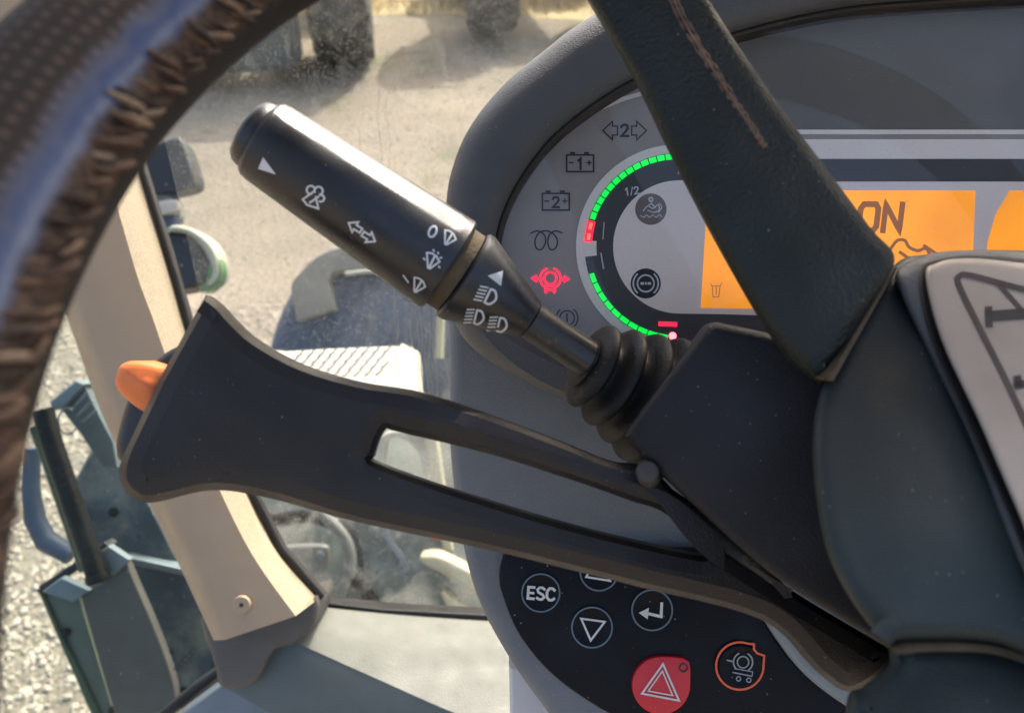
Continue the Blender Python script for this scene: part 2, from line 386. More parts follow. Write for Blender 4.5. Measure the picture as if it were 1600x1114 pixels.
def lace_mat():
    m, n, o = node_mat('lacing_leather'); L = n.links.new
    b = N(n, 'ShaderNodeBsdfPrincipled', Roughness=.75); oi = N(n, 'ShaderNodeObjectInfo'); t = N(n, 'ShaderNodeTexCoord')
    r = N(n, 'ShaderNodeValToRGB'); e = r.color_ramp.elements; e[0].color = (.02, .012, .008, 1); e[1].position = 1; e[1].color = (.26, .19, .13, 1); q = e.new(.55); q.color = (.075, .04, .024, 1); q = e.new(.85); q.color = (.12, .07, .042, 1)
    L(oi.outputs['Random'], r.inputs[0]); nz = N(n, 'ShaderNodeTexNoise', Scale=900.0, Detail=4.0); L(t.outputs['Object'], nz.inputs['Vector'])
    mx = N(n, 'ShaderNodeMix', data_type='RGBA', blend_type='OVERLAY'); mx.inputs[0].default_value = .7; L(r.outputs[0], mx.inputs[6]); L(nz.outputs['Fac'], mx.inputs[7]); L(mx.outputs[2], b.inputs['Base Color'])
    bp = N(n, 'ShaderNodeBump', Strength=.8, Distance=.0006); L(nz.outputs['Fac'], bp.inputs['Height']); L(bp.outputs[0], b.inputs['Normal']); L(b.outputs[0], o.inputs[0]); return m
def leather_rim():
    """dark perforated leather with a blue sky sheen coloured in as a smooth band beside the lacing"""
    m, n, o = node_mat('perforated_leather'); L = n.links.new
    b = N(n, 'ShaderNodeBsdfPrincipled'); b.inputs['Specular IOR Level'].default_value = .45; uv = N(n, 'ShaderNodeUVMap')
    mp = N(n, 'ShaderNodeMapping'); L(uv.outputs[0], mp.inputs[0]); mp.inputs['Scale'].default_value = (420, 30, 1)
    v = N(n, 'ShaderNodeTexVoronoi', Scale=1.0, Randomness=.1, voronoi_dimensions='2D'); L(mp.outputs[0], v.inputs['Vector'])
    r = ramp(n, v.outputs['Distance'], .1, .34, (.07, .045, .032, 1), (.011, .007, .006, 1))
    sx = N(n, 'ShaderNodeSeparateXYZ'); L(uv.outputs[0], sx.inputs[0]); t = N(n, 'ShaderNodeTexCoord')
    nz = N(n, 'ShaderNodeTexNoise', Scale=150.0, Detail=5.0); L(t.outputs['Object'], nz.inputs['Vector'])
    ad = N(n, 'ShaderNodeMath', operation='MULTIPLY_ADD'); L(nz.outputs['Fac'], ad.inputs[0]); ad.inputs[1].default_value = .04; L(sx.outputs['Y'], ad.inputs[2])
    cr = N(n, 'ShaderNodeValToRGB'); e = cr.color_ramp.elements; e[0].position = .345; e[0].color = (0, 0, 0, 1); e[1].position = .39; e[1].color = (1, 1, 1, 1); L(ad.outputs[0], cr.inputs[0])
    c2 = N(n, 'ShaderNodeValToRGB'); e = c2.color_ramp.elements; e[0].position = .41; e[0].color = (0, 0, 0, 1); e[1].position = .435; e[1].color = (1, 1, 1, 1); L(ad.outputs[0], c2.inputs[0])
    mx = N(n, 'ShaderNodeMix', data_type='RGBA'); L(cr.outputs[0], mx.inputs[0]); L(r.outputs[0], mx.inputs[6]); mx.inputs[7].default_value = (.025, .055, .14, 1)  # blue band colour stands for the sky's sheen on the leather
    nb = N(n, 'ShaderNodeTexNoise', Scale=420.0, Detail=6.0, Roughness=.7); L(t.outputs['Object'], nb.inputs['Vector']); rb = ramp(n, nb.outputs['Fac'], .38, .66, (.008, .006, .005, 1), (.095, .052, .03, 1))
    m4 = N(n, 'ShaderNodeMix', data_type='RGBA'); L(c2.outputs[0], m4.inputs[0]); L(mx.outputs[2], m4.inputs[6]); L(rb.outputs[0], m4.inputs[7])
    c3 = ramp(n, ad.outputs[0], .50, .52); m5 = N(n, 'ShaderNodeMix', data_type='RGBA'); L(c3.outputs[0], m5.inputs[0]); L(m4.outputs[2], m5.inputs[6]); m5.inputs[7].default_value = (.008, .007, .007, 1)
    L(m5.outputs[2], b.inputs['Base Color'])
    sb_ = N(n, 'ShaderNodeMath', operation='SUBTRACT'); L(cr.outputs[0], sb_.inputs[0]); L(c2.outputs[0], sb_.inputs[1])
    rg = N(n, 'ShaderNodeMapRange'); rg.inputs['To Min'].default_value = .8; rg.inputs['To Max'].default_value = .28; L(sb_.outputs[0], rg.inputs['Value']); L(rg.outputs[0], b.inputs['Roughness'])
    bp = N(n, 'ShaderNodeBump', Strength=.35, Distance=.0008); L(nz.outputs['Fac'], bp.inputs['Height']); L(bp.outputs[0], b.inputs['Normal'])
    L(b.outputs[0], o.inputs[0]); return m
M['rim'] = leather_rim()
def weave():
    m, n, o = node_mat('pillar_weave'); L = n.links.new
    b = N(n, 'ShaderNodeBsdfPrincipled', Roughness=.7); t = N(n, 'ShaderNodeTexCoord')
    v = N(n, 'ShaderNodeTexVoronoi', Scale=620.0, Randomness=.7); L(t.outputs['Object'], v.inputs['Vector'])
    r = ramp(n, v.outputs['Distance'], .2, .6, (.36, .31, .225, 1), (.24, .2, .14, 1)); L(r.outputs[0], b.inputs['Base Color'])
    bp = N(n, 'ShaderNodeBump', Strength=.4, Distance=.001); L(v.outputs['Distance'], bp.inputs['Height']); L(bp.outputs[0], b.inputs['Normal']); L(b.outputs[0], o.inputs[0]); return m
M['strip'] = weave()
def dusty_glass(name, haze, specks, refl, tint=(1, 1, 1), streak=True, smear=0.0, sc=1.0, low=(.0, .2)):
    """clear pane with a film of dust (real dust: it scatters the light that falls on it)"""
    m, n, o = node_mat(name); L = n.links.new
    tr = N(n, 'ShaderNodeBsdfTransparent'); tr.inputs[0].default_value = tint + (1,)
    gl = N(n, 'ShaderNodeBsdfGlossy', Roughness=.03); fr = N(n, 'ShaderNodeFresnel', IOR=1.45)
    ge = N(n, 'ShaderNodeNewGeometry'); bf = N(n, 'ShaderNodeMapRange'); bf.inputs['To Min'].default_value = refl; bf.inputs['To Max'].default_value = 0; L(ge.outputs['Backfacing'], bf.inputs['Value'])   # no inner reflection on the way out of the thin pane
    fm = N(n, 'ShaderNodeMath', operation='MULTIPLY'); L(fr.outputs[0], fm.inputs[0]); L(bf.outputs[0], fm.inputs[1])
    m1 = N(n, 'ShaderNodeMixShader'); L(fm.outputs[0], m1.inputs[0]); L(tr.outputs[0], m1.inputs[1]); L(gl.outputs[0], m1.inputs[2])
    df = N(n, 'ShaderNodeBsdfDiffuse'); df.inputs[0].default_value = (.6, .6, .57, 1); tl = N(n, 'ShaderNodeBsdfTranslucent'); tl.inputs[0].default_value = (.6, .62, .6, 1)
    ad = N(n, 'ShaderNodeMixShader'); ad.inputs[0].default_value = .5; L(df.outputs[0], ad.inputs[1]); L(tl.outputs[0], ad.inputs[2])
    t = N(n, 'ShaderNodeTexCoord')
    v = N(n, 'ShaderNodeTexVoronoi', Scale=620.0 * sc); L(t.outputs['Object'], v.inputs['Vector']); wn = N(n, 'ShaderNodeTexWhiteNoise'); L(v.outputs['Position'], wn.inputs['Vector'])
    rd = ramp(n, wn.outputs['Value'], .45, 1.0); rs = ramp(n, v.outputs['Distance'], .1, .38, (1, 1, 1, 1), (0, 0, 0, 1))
    nz = N(n, 'ShaderNodeTexNoise', Scale=5.0, Detail=5.0, Roughness=.65); L(t.outputs['Object'], nz.inputs['Vector']); rz = ramp(n, nz.outputs['Fac'], .35, .7)
    a = N(n, 'ShaderNodeMath', operation='MULTIPLY'); L(rd.outputs[0], a.inputs[0]); L(rs.outputs[0], a.inputs[1])
    a2 = N(n, 'ShaderNodeMath', operation='MULTIPLY'); L(a.outputs[0], a2.inputs[0]); a2.inputs[1].default_value = specks
    a3 = N(n, 'ShaderNodeMath', operation='MULTIPLY'); L(rz.outputs[0], a3.inputs[0]); a3.inputs[1].default_value = haze
    a4 = N(n, 'ShaderNodeMath', operation='ADD'); L(a2.outputs[0], a4.inputs[0]); L(a3.outputs[0], a4.inputs[1]); cur = a4
    if streak:
        mp = N(n, 'ShaderNodeMapping'); L(t.outputs['Object'], mp.inputs[0]); mp.inputs['Scale'].default_value = (90, 90, 3.0)
        ns = N(n, 'ShaderNodeTexNoise', Scale=1.0, Detail=4.0, Distortion=.4); L(mp.outputs[0], ns.inputs['Vector']); rr = ramp(n, ns.outputs['Fac'], .58, .8)
        a5 = N(n, 'ShaderNodeMath', operation='MULTIPLY'); L(rr.outputs[0], a5.inputs[0]); a5.inputs[1].default_value = .10
        a6 = N(n, 'ShaderNodeMath', operation='ADD'); L(a5.outputs[0], a6.inputs[0]); L(cur.outputs[0], a6.inputs[1]); cur = a6
    if smear:
        nm = N(n, 'ShaderNodeTexNoise', Scale=11.0, Detail=6.0, Distortion=2.2); L(t.outputs['Object'], nm.inputs['Vector']); rm = ramp(n, nm.outputs['Fac'], .45, .75)
        sz = N(n, 'ShaderNodeSeparateXYZ'); L(t.outputs['Object'], sz.inputs[0]); mz = N(n, 'ShaderNodeMapRange'); mz.inputs['From Min'].default_value = low[0]; mz.inputs['From Max'].default_value = low[1]; mz.inputs['To Min'].default_value = 1; mz.inputs['To Max'].default_value = 0; L(sz.outputs['Z'], mz.inputs['Value'])
        mq = N(n, 'ShaderNodeMath', operation='MULTIPLY'); L(rm.outputs[0], mq.inputs[0]); L(mz.outputs[0], mq.inputs[1])
        a7 = N(n, 'ShaderNodeMath', operation='MULTIPLY_ADD'); L(mq.outputs[0], a7.inputs[0]); a7.inputs[1].default_value = smear; L(cur.outputs[0], a7.inputs[2]); cur = a7
    m2 = N(n, 'ShaderNodeMixShader'); L(cur.outputs[0], m2.inputs[0]); L(m1.outputs[0], m2.inputs[1]); L(ad.outputs[0], m2.inputs[2]); L(m2.outputs[0], o.inputs[0]); return m
M['screen_glass'] = dusty_glass('windscreen_glass', .075, .75, .5, (.95, .97, .96), smear=.5, low=(.06, .16))
M['door_glass'] = dusty_glass('door_glass', .012, .05, .18, (.9, .96, .95), streak=False)

# ------------------------------------------------------------------ the yard
def ground_mat():
    m, n, o = node_mat('gravel_yard'); L = n.links.new
    b = N(n, 'ShaderNodeBsdfPrincipled', Roughness=.95); b.inputs['Specular IOR Level'].default_value = .15; t = N(n, 'ShaderNodeTexCoord')
    n1 = N(n, 'ShaderNodeTexNoise', Scale=.9, Detail=7.0, Roughness=.62); L(t.outputs['Object'], n1.inputs['Vector'])
    r1 = ramp(n, n1.outputs['Fac'], .32, .68, (.30, .255, .205, 1), (.43, .37, .30, 1))
    n2 = N(n, 'ShaderNodeTexNoise', Scale=38.0, Detail=6.0, Roughness=.7); L(t.outputs['Object'], n2.inputs['Vector']); r2 = ramp(n, n2.outputs['Fac'], .3, .7, (.55, .55, .56, 1), (1.25, 1.22, 1.15, 1))
    mu = N(n, 'ShaderNodeMix', data_type='RGBA', blend_type='MULTIPLY'); mu.inputs[0].default_value = 1; L(r1.outputs[0], mu.inputs[6]); L(r2.outputs[0], mu.inputs[7])
    n3 = N(n, 'ShaderNodeTexNoise', Scale=1.1, Detail=8.0, Roughness=.75, Distortion=.6); L(t.outputs['Object'], n3.inputs['Vector']); r3 = ramp(n, n3.outputs['Fac'], .54, .70)
    mg = N(n, 'ShaderNodeMix', data_type='RGBA'); L(r3.outputs[0], mg.inputs[0]); L(mu.outputs[2], mg.inputs[6]); mg.inputs[7].default_value = (.15, .17, .075, 1)
    L(mg.outputs[2], b.inputs['Base Color'])
    bp = N(n, 'ShaderNodeBump', Strength=1.0, Distance=.035); L(n2.outputs['Fac'], bp.inputs['Height']); L(bp.outputs[0], b.inputs['Normal']); L(b.outputs[0], o.inputs[0]); return m
M['ground'] = ground_mat()
g = mesh_obj('ground', [(-400, -60, 0), (400, -60, 0), (400, 900, 0), (-400, 900, 0)], [(0, 1, 2, 3)], M['ground'], smooth=False); tag(g, 'pale gravel yard around the tractor', None, kind='structure')
M['drygrass'] = plastic('dry_grass', (.4, .31, .15), .9, .3, 1.5, 40, .9)
yv = PZ(640, 30, 0).y
g = mesh_obj('grass_verge', [(-400, yv, .004), (-3.5, yv + .1, .004), (-1, yv + .25, .004), (1, yv - .1, .004), (400, yv, .004), (400, 900, .004), (-400, 900, .004)], [(0, 1, 2, 3, 4, 5, 6)], M['drygrass'], smooth=False); tag(g, 'strip of dry yellow grass at the far edge of the yard', None, kind='structure')
def blades():
    n = 9000; x = rng.uniform(-7, 4, n); y = yv + .1 + rng.gamma(1.6, 1.1, n); h = rng.uniform(.05, .22, n); a = rng.uniform(0, 6.28, n); lx = rng.normal(0, .05, n); ly = rng.normal(0, .05, n)
    c, s = np.cos(a) * .006, np.sin(a) * .006; z = np.full(n, .0)
    v = np.stack([np.stack([x - c, y - s, z], 1), np.stack([x + c, y + s, z], 1), np.stack([x + lx, y + ly, h], 1)], 1).reshape(-1, 3)
    return v, [(3 * i, 3 * i + 1, 3 * i + 2) for i in range(n)]
v, f = blades(); o = mesh_obj('dry_grass', v, f, M['drygrass'], smooth=False); tag(o, 'dry yellow grass blades on the far verge', 'grass', kind='stuff')
def stones(n, fx, smin, smax):
    bm = bmesh.new(); bmesh.ops.create_icosphere(bm, subdivisions=1, radius=1); bv = np.array([v.co[:] for v in bm.verts]); bf = np.array([[v.index for v in q.verts] for q in bm.faces]); bm.free()
    xy = fx(n); s = smin + (smax - smin) * rng.random(n) ** 2.6; nv = len(bv)
    sc = s[:, None] * rng.uniform(.6, 1.2, (n, 3)) * np.array([1, 1, .65]); a = rng.uniform(0, 6.28, n)
    q = bv[None] * sc[:, None, :] * (1 + rng.normal(0, .12, (n, nv, 1)))
    x = q[..., 0] * np.cos(a)[:, None] - q[..., 1] * np.sin(a)[:, None]; y = q[..., 0] * np.sin(a)[:, None] + q[..., 1] * np.cos(a)[:, None]
    V = np.stack([x + xy[:, 0:1], y + xy[:, 1:2], q[..., 2] + (sc[:, 2] * .35)[:, None]], -1).reshape(-1, 3)
    F = (bf[None] + (np.arange(n) * nv)[:, None, None]).reshape(-1, 3)
    me = bpy.data.meshes.new('gravel'); me.from_pydata(V.tolist(), [], F.tolist()); return me
M['stone'] = plastic('gravel_stone', (.38, .325, .26), .9, .2, 7, 90, .5)
c0, c1, c2, c3 = PZ(-40, 420, 0), PZ(360, 420, 0), PZ(-40, 1150, 0), PZ(400, 1150, 0)
o = link('gravel', stones(34000, lambda n: np.stack([rng.uniform(-3.0, -.35, n), rng.uniform(.75, 3.9, n)], 1), .004, .0155), M['stone']); tag(o, 'loose pale gravel stones on the yard beside the tractor', 'gravel', kind='stuff')
o = link('gravel', stones(9000, lambda n: np.stack([rng.uniform(-4.5, .6, n), rng.uniform(3.6, 9.5, n)], 1), .004, .016), M['stone']); tag(o, 'scattered small stones on the yard ahead of the windscreen', 'gravel', kind='stuff')

# ------------------------------------------------------------------ parked tractors beyond the windscreen
M['tyre'] = plastic('tyre_rubber', (.045, .045, .045), .85, .35, 5, 120, .5, wear=((.16, .145, .115), 5, .48))
M['wheel_disc'] = plastic('wheel_disc', (.45, .5, .55), .5, .15, 4, 100, .2)
M['chassis'] = plastic('chassis_paint', (.085, .095, .09), .6, .3, 4, 100, .3)
M['machine_grey'] = plastic('machine_panel', (.16, .17, .16), .5, .25, 3, 100, .2)
M['tail_red'] = plastic('tail_lamp', (.7, .04, .05), .3, .1, 10, 100, 0)
def wheel(parent, c, R, wd, lugs, ang):
    ax = Vector((math.cos(ang), math.sin(ang), 0)); c = Vector(c)
    prof = [(-wd * .36, R * .55), (-wd * .46, R * .62), (-wd * .5, R * .82), (-wd * .44, R * .93), (-wd * .2, R * .965), (wd * .2, R * .965), (wd * .44, R * .93), (wd * .5, R * .82), (wd * .46, R * .62), (wd * .36, R * .55)]
    t = lathe('tyre', c, ax, prof, M['tyre'], parent, seg=40, sharp=40)
    a, u, v = frame(ax); verts = []; faces = []
    for i in range(lugs):
        for s in (-1, 1):
            th = 2 * math.pi * (i + (.5 if s > 0 else 0)) / lugs; dth = .5 * 2 * math.pi / lugs
            def pt(x, th, r): return c + a * x + u * (math.cos(th) * r) + v * (math.sin(th) * r)
            s0 = len(verts)
            for (x, q, r0) in ((s * wd * .02, 0, .955), (s * wd * .49, dth * 1.6, .84)):
                for e in (-.17, .17):
                    for rr in (r0, r0 + .055 if x * s < wd * .2 else r0 + .1): verts.append(pt(x, th + q + e * dth, R * rr))
            faces += [tuple(s0 + k for k in q) for q in ((0, 1, 3, 2), (4, 6, 7, 5), (0, 4, 5, 1), (2, 3, 7, 6), (1, 5, 7, 3), (0, 2, 6, 4))]
    mesh_obj('tread', verts, faces, M['tyre'], t, smooth=False)['kind'] = 'stuff'
    lathe('wheel_disc', c, ax, [(-wd * .37, R * .545), (-wd * .3, R * .5), (-wd * .12, R * .42), (-wd * .1, R * .16), (-wd * .25, R * .13), (-wd * .26, .01)][::-1] if False else [(-wd * .34, .02), (-wd * .3, R * .14), (-wd * .12, R * .18), (-wd * .14, R * .42), (-wd * .37, R * .5), (-wd * .37, R * .555), (wd * .3, R * .55), (wd * .3, .02)], M['wheel_disc'], parent, seg=32)
def parked(name, label, base, ang, R, wd, track, body_mat, wheelbase, R2, cab=True):
    r = thing(name, label, 'tractor', base, 'tractors parked across the yard')
    F = Vector((-math.sin(ang), math.cos(ang), 0)); X = Vector((math.cos(ang), math.sin(ang), 0)); rot = Matrix.Rotation(ang, 3, 'Z')
    for s in (-1, 1):
        wheel(r, base + X * (s * track / 2) + Vector((0, 0, R)), R, wd, 20, ang + (0 if s < 0 else math.pi))
        wheel(r, base + X * (s * track / 2) + F * wheelbase + Vector((0, 0, R2)), R2, wd * .8, 18, ang + (0 if s < 0 else math.pi))
    tube('axle', [base + X * (-track * .42) + Vector((0, 0, R)), base + X * (track * .42) + Vector((0, 0, R))], .14, M['chassis'], r)
    tube('axle', [base + X * (-track * .42) + F * wheelbase + Vector((0, 0, R2)), base + X * (track * .42) + F * wheelbase + Vector((0, 0, R2))], .11, M['chassis'], r)
    box('chassis', base + F * (wheelbase * .5) + Vector((0, 0, R + .1)), (.5, wheelbase + .5, .7), M['chassis'], r, rot, .05)
    if cab: box('cab', base + F * .5 + Vector((0, 0, R + 1.25)), (track * .78, 1.6, 1.7), body_mat, r, rot, .1)
    box('bonnet', base + F * (wheelbase * .75) + Vector((0, 0, R + .7)), (.85, wheelbase * .8, .8 if cab else .5), body_mat, r, rot, .1)
    for s in (-1, 1):
        fd = [base + X * (s * track / 2) + Vector((0, 0, R)) + F * (math.cos(a) * R * 1.08) + Vector((0, 0, math.sin(a) * R * 1.08)) for a in np.linspace(.5, 2.7, 12)]
        vs = []; fs = []
        for p in fd:
            for q in (-1, 1):
                for h in (0, .03): vs.append(p + X * (q * wd * .5) + Vector((0, 0, h)))
        for i in range(len(fd) - 1):
            b = i * 4; fs += [(b, b + 4, b + 6, b + 2), (b + 1, b + 3, b + 7, b + 5), (b, b + 1, b + 5, b + 4), (b + 2, b + 6, b + 7, b + 3)]
        fs += [(0, 2, 3, 1), (len(vs) - 4, len(vs) - 3, len(vs) - 1, len(vs) - 2)]
        mesh_obj('mudguard', vs, fs, body_mat, r)
        box('tail_lamp', base + X * (s * track * .36) - F * .34 + Vector((0, 0, R + .55)), (.12, .05, .1), M['tail_red'], r, rot, .01)
    return r
b1 = PZ(533, 116, 0); b1.z = 0
ANG1 = math.radians(8); tr1 = 1.75; X1 = Vector((math.cos(ANG1), math.sin(ANG1), 0)); c1_ = b1 - X1 * tr1 / 2 + Vector((0, .4, 0))
pt = parked('parked_tractor', 'dark tractor with wide muddy tyres and red lamp beyond the windscreen, left', c1_, ANG1, .92, .58, tr1, M['machine_grey'], 2.6, .68)
rot1 = Matrix.Rotation(ANG1, 3, 'Z')
box('rear_weight', c1_ + X1 * .02 + Vector((0, -.75, .74)), (1.15, .5, 1.1), M['chassis'], pt, rot1, .06)
for k in (-.38, .3): box('link_arm', c1_ + X1 * k + Vector((0, -.55, .62)), (.09, .9, .12), M['chassis'], pt, rot1, .02)
box('reflector', c1_ + X1 * .18 + Vector((.0, -1.03, .95)), (.07, .03, .12), M['tail_red'], pt, rot1, .01)
b2 = PZ(765, 64, 0); b2.z = 0; ANG2 = math.radians(10); tr2 = 1.6; X2 = Vector((math.cos(ANG2), math.sin(ANG2), 0))
parked('parked_tractor', 'low machine with pale wheel discs parked beyond the windscreen, right, beside the hood', b2 + X2 * tr2 / 2 + Vector((0, .3, 0)), ANG2, .85, .5, tr2, M['machine_grey'], 2.3, .6, False)

# ------------------------------------------------------------------ own machine outside the glass
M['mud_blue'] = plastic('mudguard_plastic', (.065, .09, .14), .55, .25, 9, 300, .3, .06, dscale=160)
M['mirror_black'] = plastic('mirror_plastic', (.022, .027, .032), .5, .25, 9, 300, .3, .05, dscale=160)
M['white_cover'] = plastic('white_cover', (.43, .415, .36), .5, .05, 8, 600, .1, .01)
M['engine'] = plastic('engine_side', (.14, .165, .145), .6, .45, 9, 200, .4, .05, dscale=200, wear=((.33, .34, .3), 14, .58))
M['cream'] = plastic('cream_paint', (.5, .46, .3), .5, .1, 10, 300, .1)
M['steel_blue'] = plastic('steel_plate', (.15, .18, .2), .45, .15, 8, 300, .1, metallic=.2)
M['guard'] = plastic('guard_sheet', (.065, .057, .052), .5, .15, 6, 500, .25, .02, dscale=300, wear=((.13, .115, .095), 16, .6))
M['green'] = plastic('green_paint', (.03, .06, .03), .45, .3, 12, 400, .2)
M['pipe'] = plastic('pipe_paint', (.008, .0075, .007), .3, .3, 20, 400, .1, spec=.2)
M['panel_blue'] = plastic('step_panel', (.04, .06, .08), .35, .45, 5, 300, .2, .03, dscale=250, wear=((.15, .155, .14), 7, .47))  # blue mottling stands for tinted reflections; the pale patches are wear
base = PZ(560, 640, 1.2)
t = thing('front_mudguard', 'curved blue grey panel outside the windscreen under the stalk', 'mudguard', base)
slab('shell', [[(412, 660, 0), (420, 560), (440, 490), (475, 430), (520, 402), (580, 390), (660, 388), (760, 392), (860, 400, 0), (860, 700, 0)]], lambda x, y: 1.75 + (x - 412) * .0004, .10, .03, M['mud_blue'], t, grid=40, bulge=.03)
slab('sunlit_top_tone', [[(455, 450), (470, 425), (500, 398), (545, 384), (620, 380), (760, 386, 0), (760, 416, 0), (620, 418), (560, 420), (520, 426, 0), (512, 438, 0), (524, 484, 0), (464, 502, 0)]], lambda x, y: 1.70 + (x - 412) * .0004, .06, .003, plastic('mudguard_sunlit_tone', (.22, .21, .185), .7, .1, 8, 300, .2, .05, dscale=160), t)  # added pale slab: sunlight on the mudguard top put into its colour
tube('rib_or_glint', [P(540, 428, 1.73), P(575, 424, 1.73), P(605, 424, 1.735)], .005, M['white_cover'], t, seg=8)  # pale rod stands for a reflected line of light
tube('post', [P(686, 560, 1.7), P(690, 470, 1.7)], .009, M['cream'], t, seg=10)

base = P(560, 600, 1.25)
t = thing('vent_cover', 'sunlit white cover with rows of diagonal slots behind the black paddle', 'cover', base)
dv = lambda x, y: 1.16 + (600 - y) * .0011
slab('shell', [[(420, 556), (450, 549), (620, 541), (640, 545), (652, 562), (656, 640, 0), (420, 640, 0)]], dv, .05, .012, M['white_cover'], t, grid=14)
st = []
for i in range(11):
    for j in range(4):
        x = 436 + i * 17 + j * 10; y = 592 - j * 12 - i * .8
        if 445 < x < 605: st += [([(x, y), (x + 9, y - 9)], 2.4), ([(x - 3, y), (x + 1, y)], 2.0)]
mark('slot', st, lambda x, y: P(x, y, dv(x, y) - .0012), M['print_dark'], t)

base = P(560, 980, 1.4)
t = thing('engine_cover', 'dusty grey green engine side seen through the smeared lower windscreen', 'engine cover', base)
slab('side_panel', [[(360, 650, 0), (820, 640, 0), (820, 1020, 0), (360, 1020, 0)]], lambda x, y: 1.5 - (y - 650) * .0004, .2, .03, M['engine'], t, grid=40, bulge=.03, blen=60, smooth=0)
slab('frame', [[(588, 700), (598, 678), (630, 672), (668, 682), (668, 760), (660, 760), (656, 712), (630, 686), (606, 690), (598, 760), (580, 760)]], 1.4, .03, .006, M['white_cover'], t)
slab('post', [[(660, 672, 0), (682, 676, 0), (708, 860, 0), (692, 860, 0)]], 1.38, .03, .004, M['cream'], t, smooth=0)
slab('bracket', [[(656, 872), (664, 866), (690, 868), (738, 892), (760, 905), (760, 940), (728, 918), (704, 902), (668, 884)]], 1.33, .035, .008, M['cream'], t)
slab('bracket', [[(690, 930), (696, 926), (720, 948), (742, 958), (742, 968), (710, 960)]], 1.33, .02, .004, M['cream'], t)
slab('cable_clip', [[(676, 834), (688, 834), (690, 842), (676, 842)]], 1.37, .01, .002, M['tail_red'], t)
tube('hose', [P(*q, 1.36) for q in smooth_pts([(380, 800), (430, 812), (480, 806), (530, 822), (556, 862), (560, 910), (590, 950), (620, 1000)], 5, False)], .012, M['pipe'], t, seg=10)
tube('hose', [P(*q, 1.33) for q in smooth_pts([(470, 770), (500, 800), (540, 842), (548, 890), (530, 930), (520, 990)], 5, False)], .009, M['lightgrey'], t, seg=10)
tube('pipe', [P(*q, 1.38) for q in smooth_pts([(600, 780), (604, 840), (630, 880), (640, 960)], 5, False)], .008, M['steel_blue'], t, seg=10)
hb = slab('housing', [[(424, 862), (500, 850), (516, 866), (512, 930), (440, 938), (424, 920)]], 1.38, .06, .008, M['machine_grey'], t)
for x, y in ((438, 876), (500, 866), (500, 920), (446, 926)):
    lathe('bolt', P(x, y, 1.38), -FW, [(-.004, .008), (.004, .008), (.006, .005)], M['steel_blue'], hb, seg=6)
for k in range(5): slab('cooling_fin', [[(590 + k * 14, 880, 0), (596 + k * 14, 880, 0), (602 + k * 14, 944, 0), (596 + k * 14, 944, 0)]], 1.39, .03, .001, M['chassis'], t, smooth=0)

base = P(280, 470, 1.55)
t = thing('work_lamp', 'round dark lamp with a pale green rim beside the pillar', 'lamp', base)
slab('housing', [[(246, 372), (262, 358), (290, 362), (318, 386), (332, 420), (322, 442), (296, 452), (262, 456), (240, 440), (236, 400)]], 1.5, .06, .012, M['mirror_black'], t)
slab('lamp_rim', [[(256, 362), (274, 352), (300, 358), (326, 376), (341, 402), (343, 428), (334, 444), (322, 446), (331, 424), (322, 396), (300, 370), (276, 363)]], 1.49, .05, .008, plastic('lamp_rim_paint', (.34, .36, .28), .5, .15, 12, 300, .1, .03, dscale=200), t)
slab('lens_edge', [[(338, 400), (346, 420), (341, 442), (326, 455), (312, 455), (322, 438), (328, 412)]], 1.493, .03, .004, plastic('lens_green', (.06, .16, .05), .4, .2, 12, 300, .1), t)
tube('arm', [P(270, 430, 1.56), P(262, 320, 1.58), P(266, 260, 1.58)], .02, M['mud_blue'], t)
t = thing('mirror', 'dark dusty mirror head between the wheel rim and the pillar', 'mirror', P(270, 300, 1.55))
slab('housing', [[(236, 230), (272, 216), (284, 220), (296, 250), (304, 282), (296, 294), (262, 302), (236, 300), (220, 260)]], 1.55, .05, .006, M['mirror_black'], t)
slab('bracket', [[(236, 298), (262, 300), (272, 318), (270, 342), (250, 346), (236, 330)]], 1.56, .05, .01, M['engine'], t)
slab('clip', [[(240, 318), (270, 312), (278, 316), (276, 330), (250, 336), (240, 332)]], 1.545, .02, .004, M['white_cover'], t)

# side guard, pipe and step outside the door
base = P(170, 1130, 1.05)
t = thing('side_guard', 'grey folded metal guard with green edge and two bolts outside the door', 'guard', base)
slab('sheet', [[(122, 916, 0), (160, 908), (196, 872, 0), (214, 915), (240, 975), (266, 1045), (275, 1090), (270, 1150, 0), (190, 1150, 0)]], 1.02, .012, .003, M['guard'], t, grid=30)
slab('edge_flange', [[(66, 926, 0), (120, 917, 0), (192, 1160, 0), (176, 1160, 0)]], lambda x, y: 1.035, .02, .003, plastic('flange_paint', (.08, .09, .068), .5, .1, 6, 400, .1), t, smooth=0)
slab('green_edge', [[(58, 920, 0), (67, 926, 0), (178, 1160, 0), (162, 1160, 0)]], 1.03, .03, .003, M['green'], t, smooth=0)
slab('top_flange', [[(66, 924, 0), (96, 902, 0), (140, 922, 0), (114, 940, 0)]], 1.012, .01, .002, M['steel_blue'], t, smooth=0)
slab('top_flange', [[(156, 862, 0), (170, 852, 0), (203, 874, 0), (178, 898, 0), (162, 890, 0)]], 1.012, .01, .002, M['steel_blue'], t, smooth=0)
slab('seal', [[(60, 916, 0), (164, 846, 0), (172, 852, 0), (66, 928, 0)]], 1.03, .02, .003, M['seal'], t, smooth=0)
for x, y in ((106, 986), (179, 1108)):
    lathe('bolt', P(x, y, 1.038), -FW, [(0, .006), (.004, .006), (.005, .0045), (.008, .0045), (.009, .003)], M['pipe'], t, seg=12)
t = thing('grab_pipe', 'straight black pipe standing on the grey guard outside the door', 'pipe', P(152, 905, 1.0))
tube('pipe', [P(66, 640, 1.0), P(80, 690, 1.0), P(152, 900, 1.0)], .0125, M['pipe'], t, seg=20)
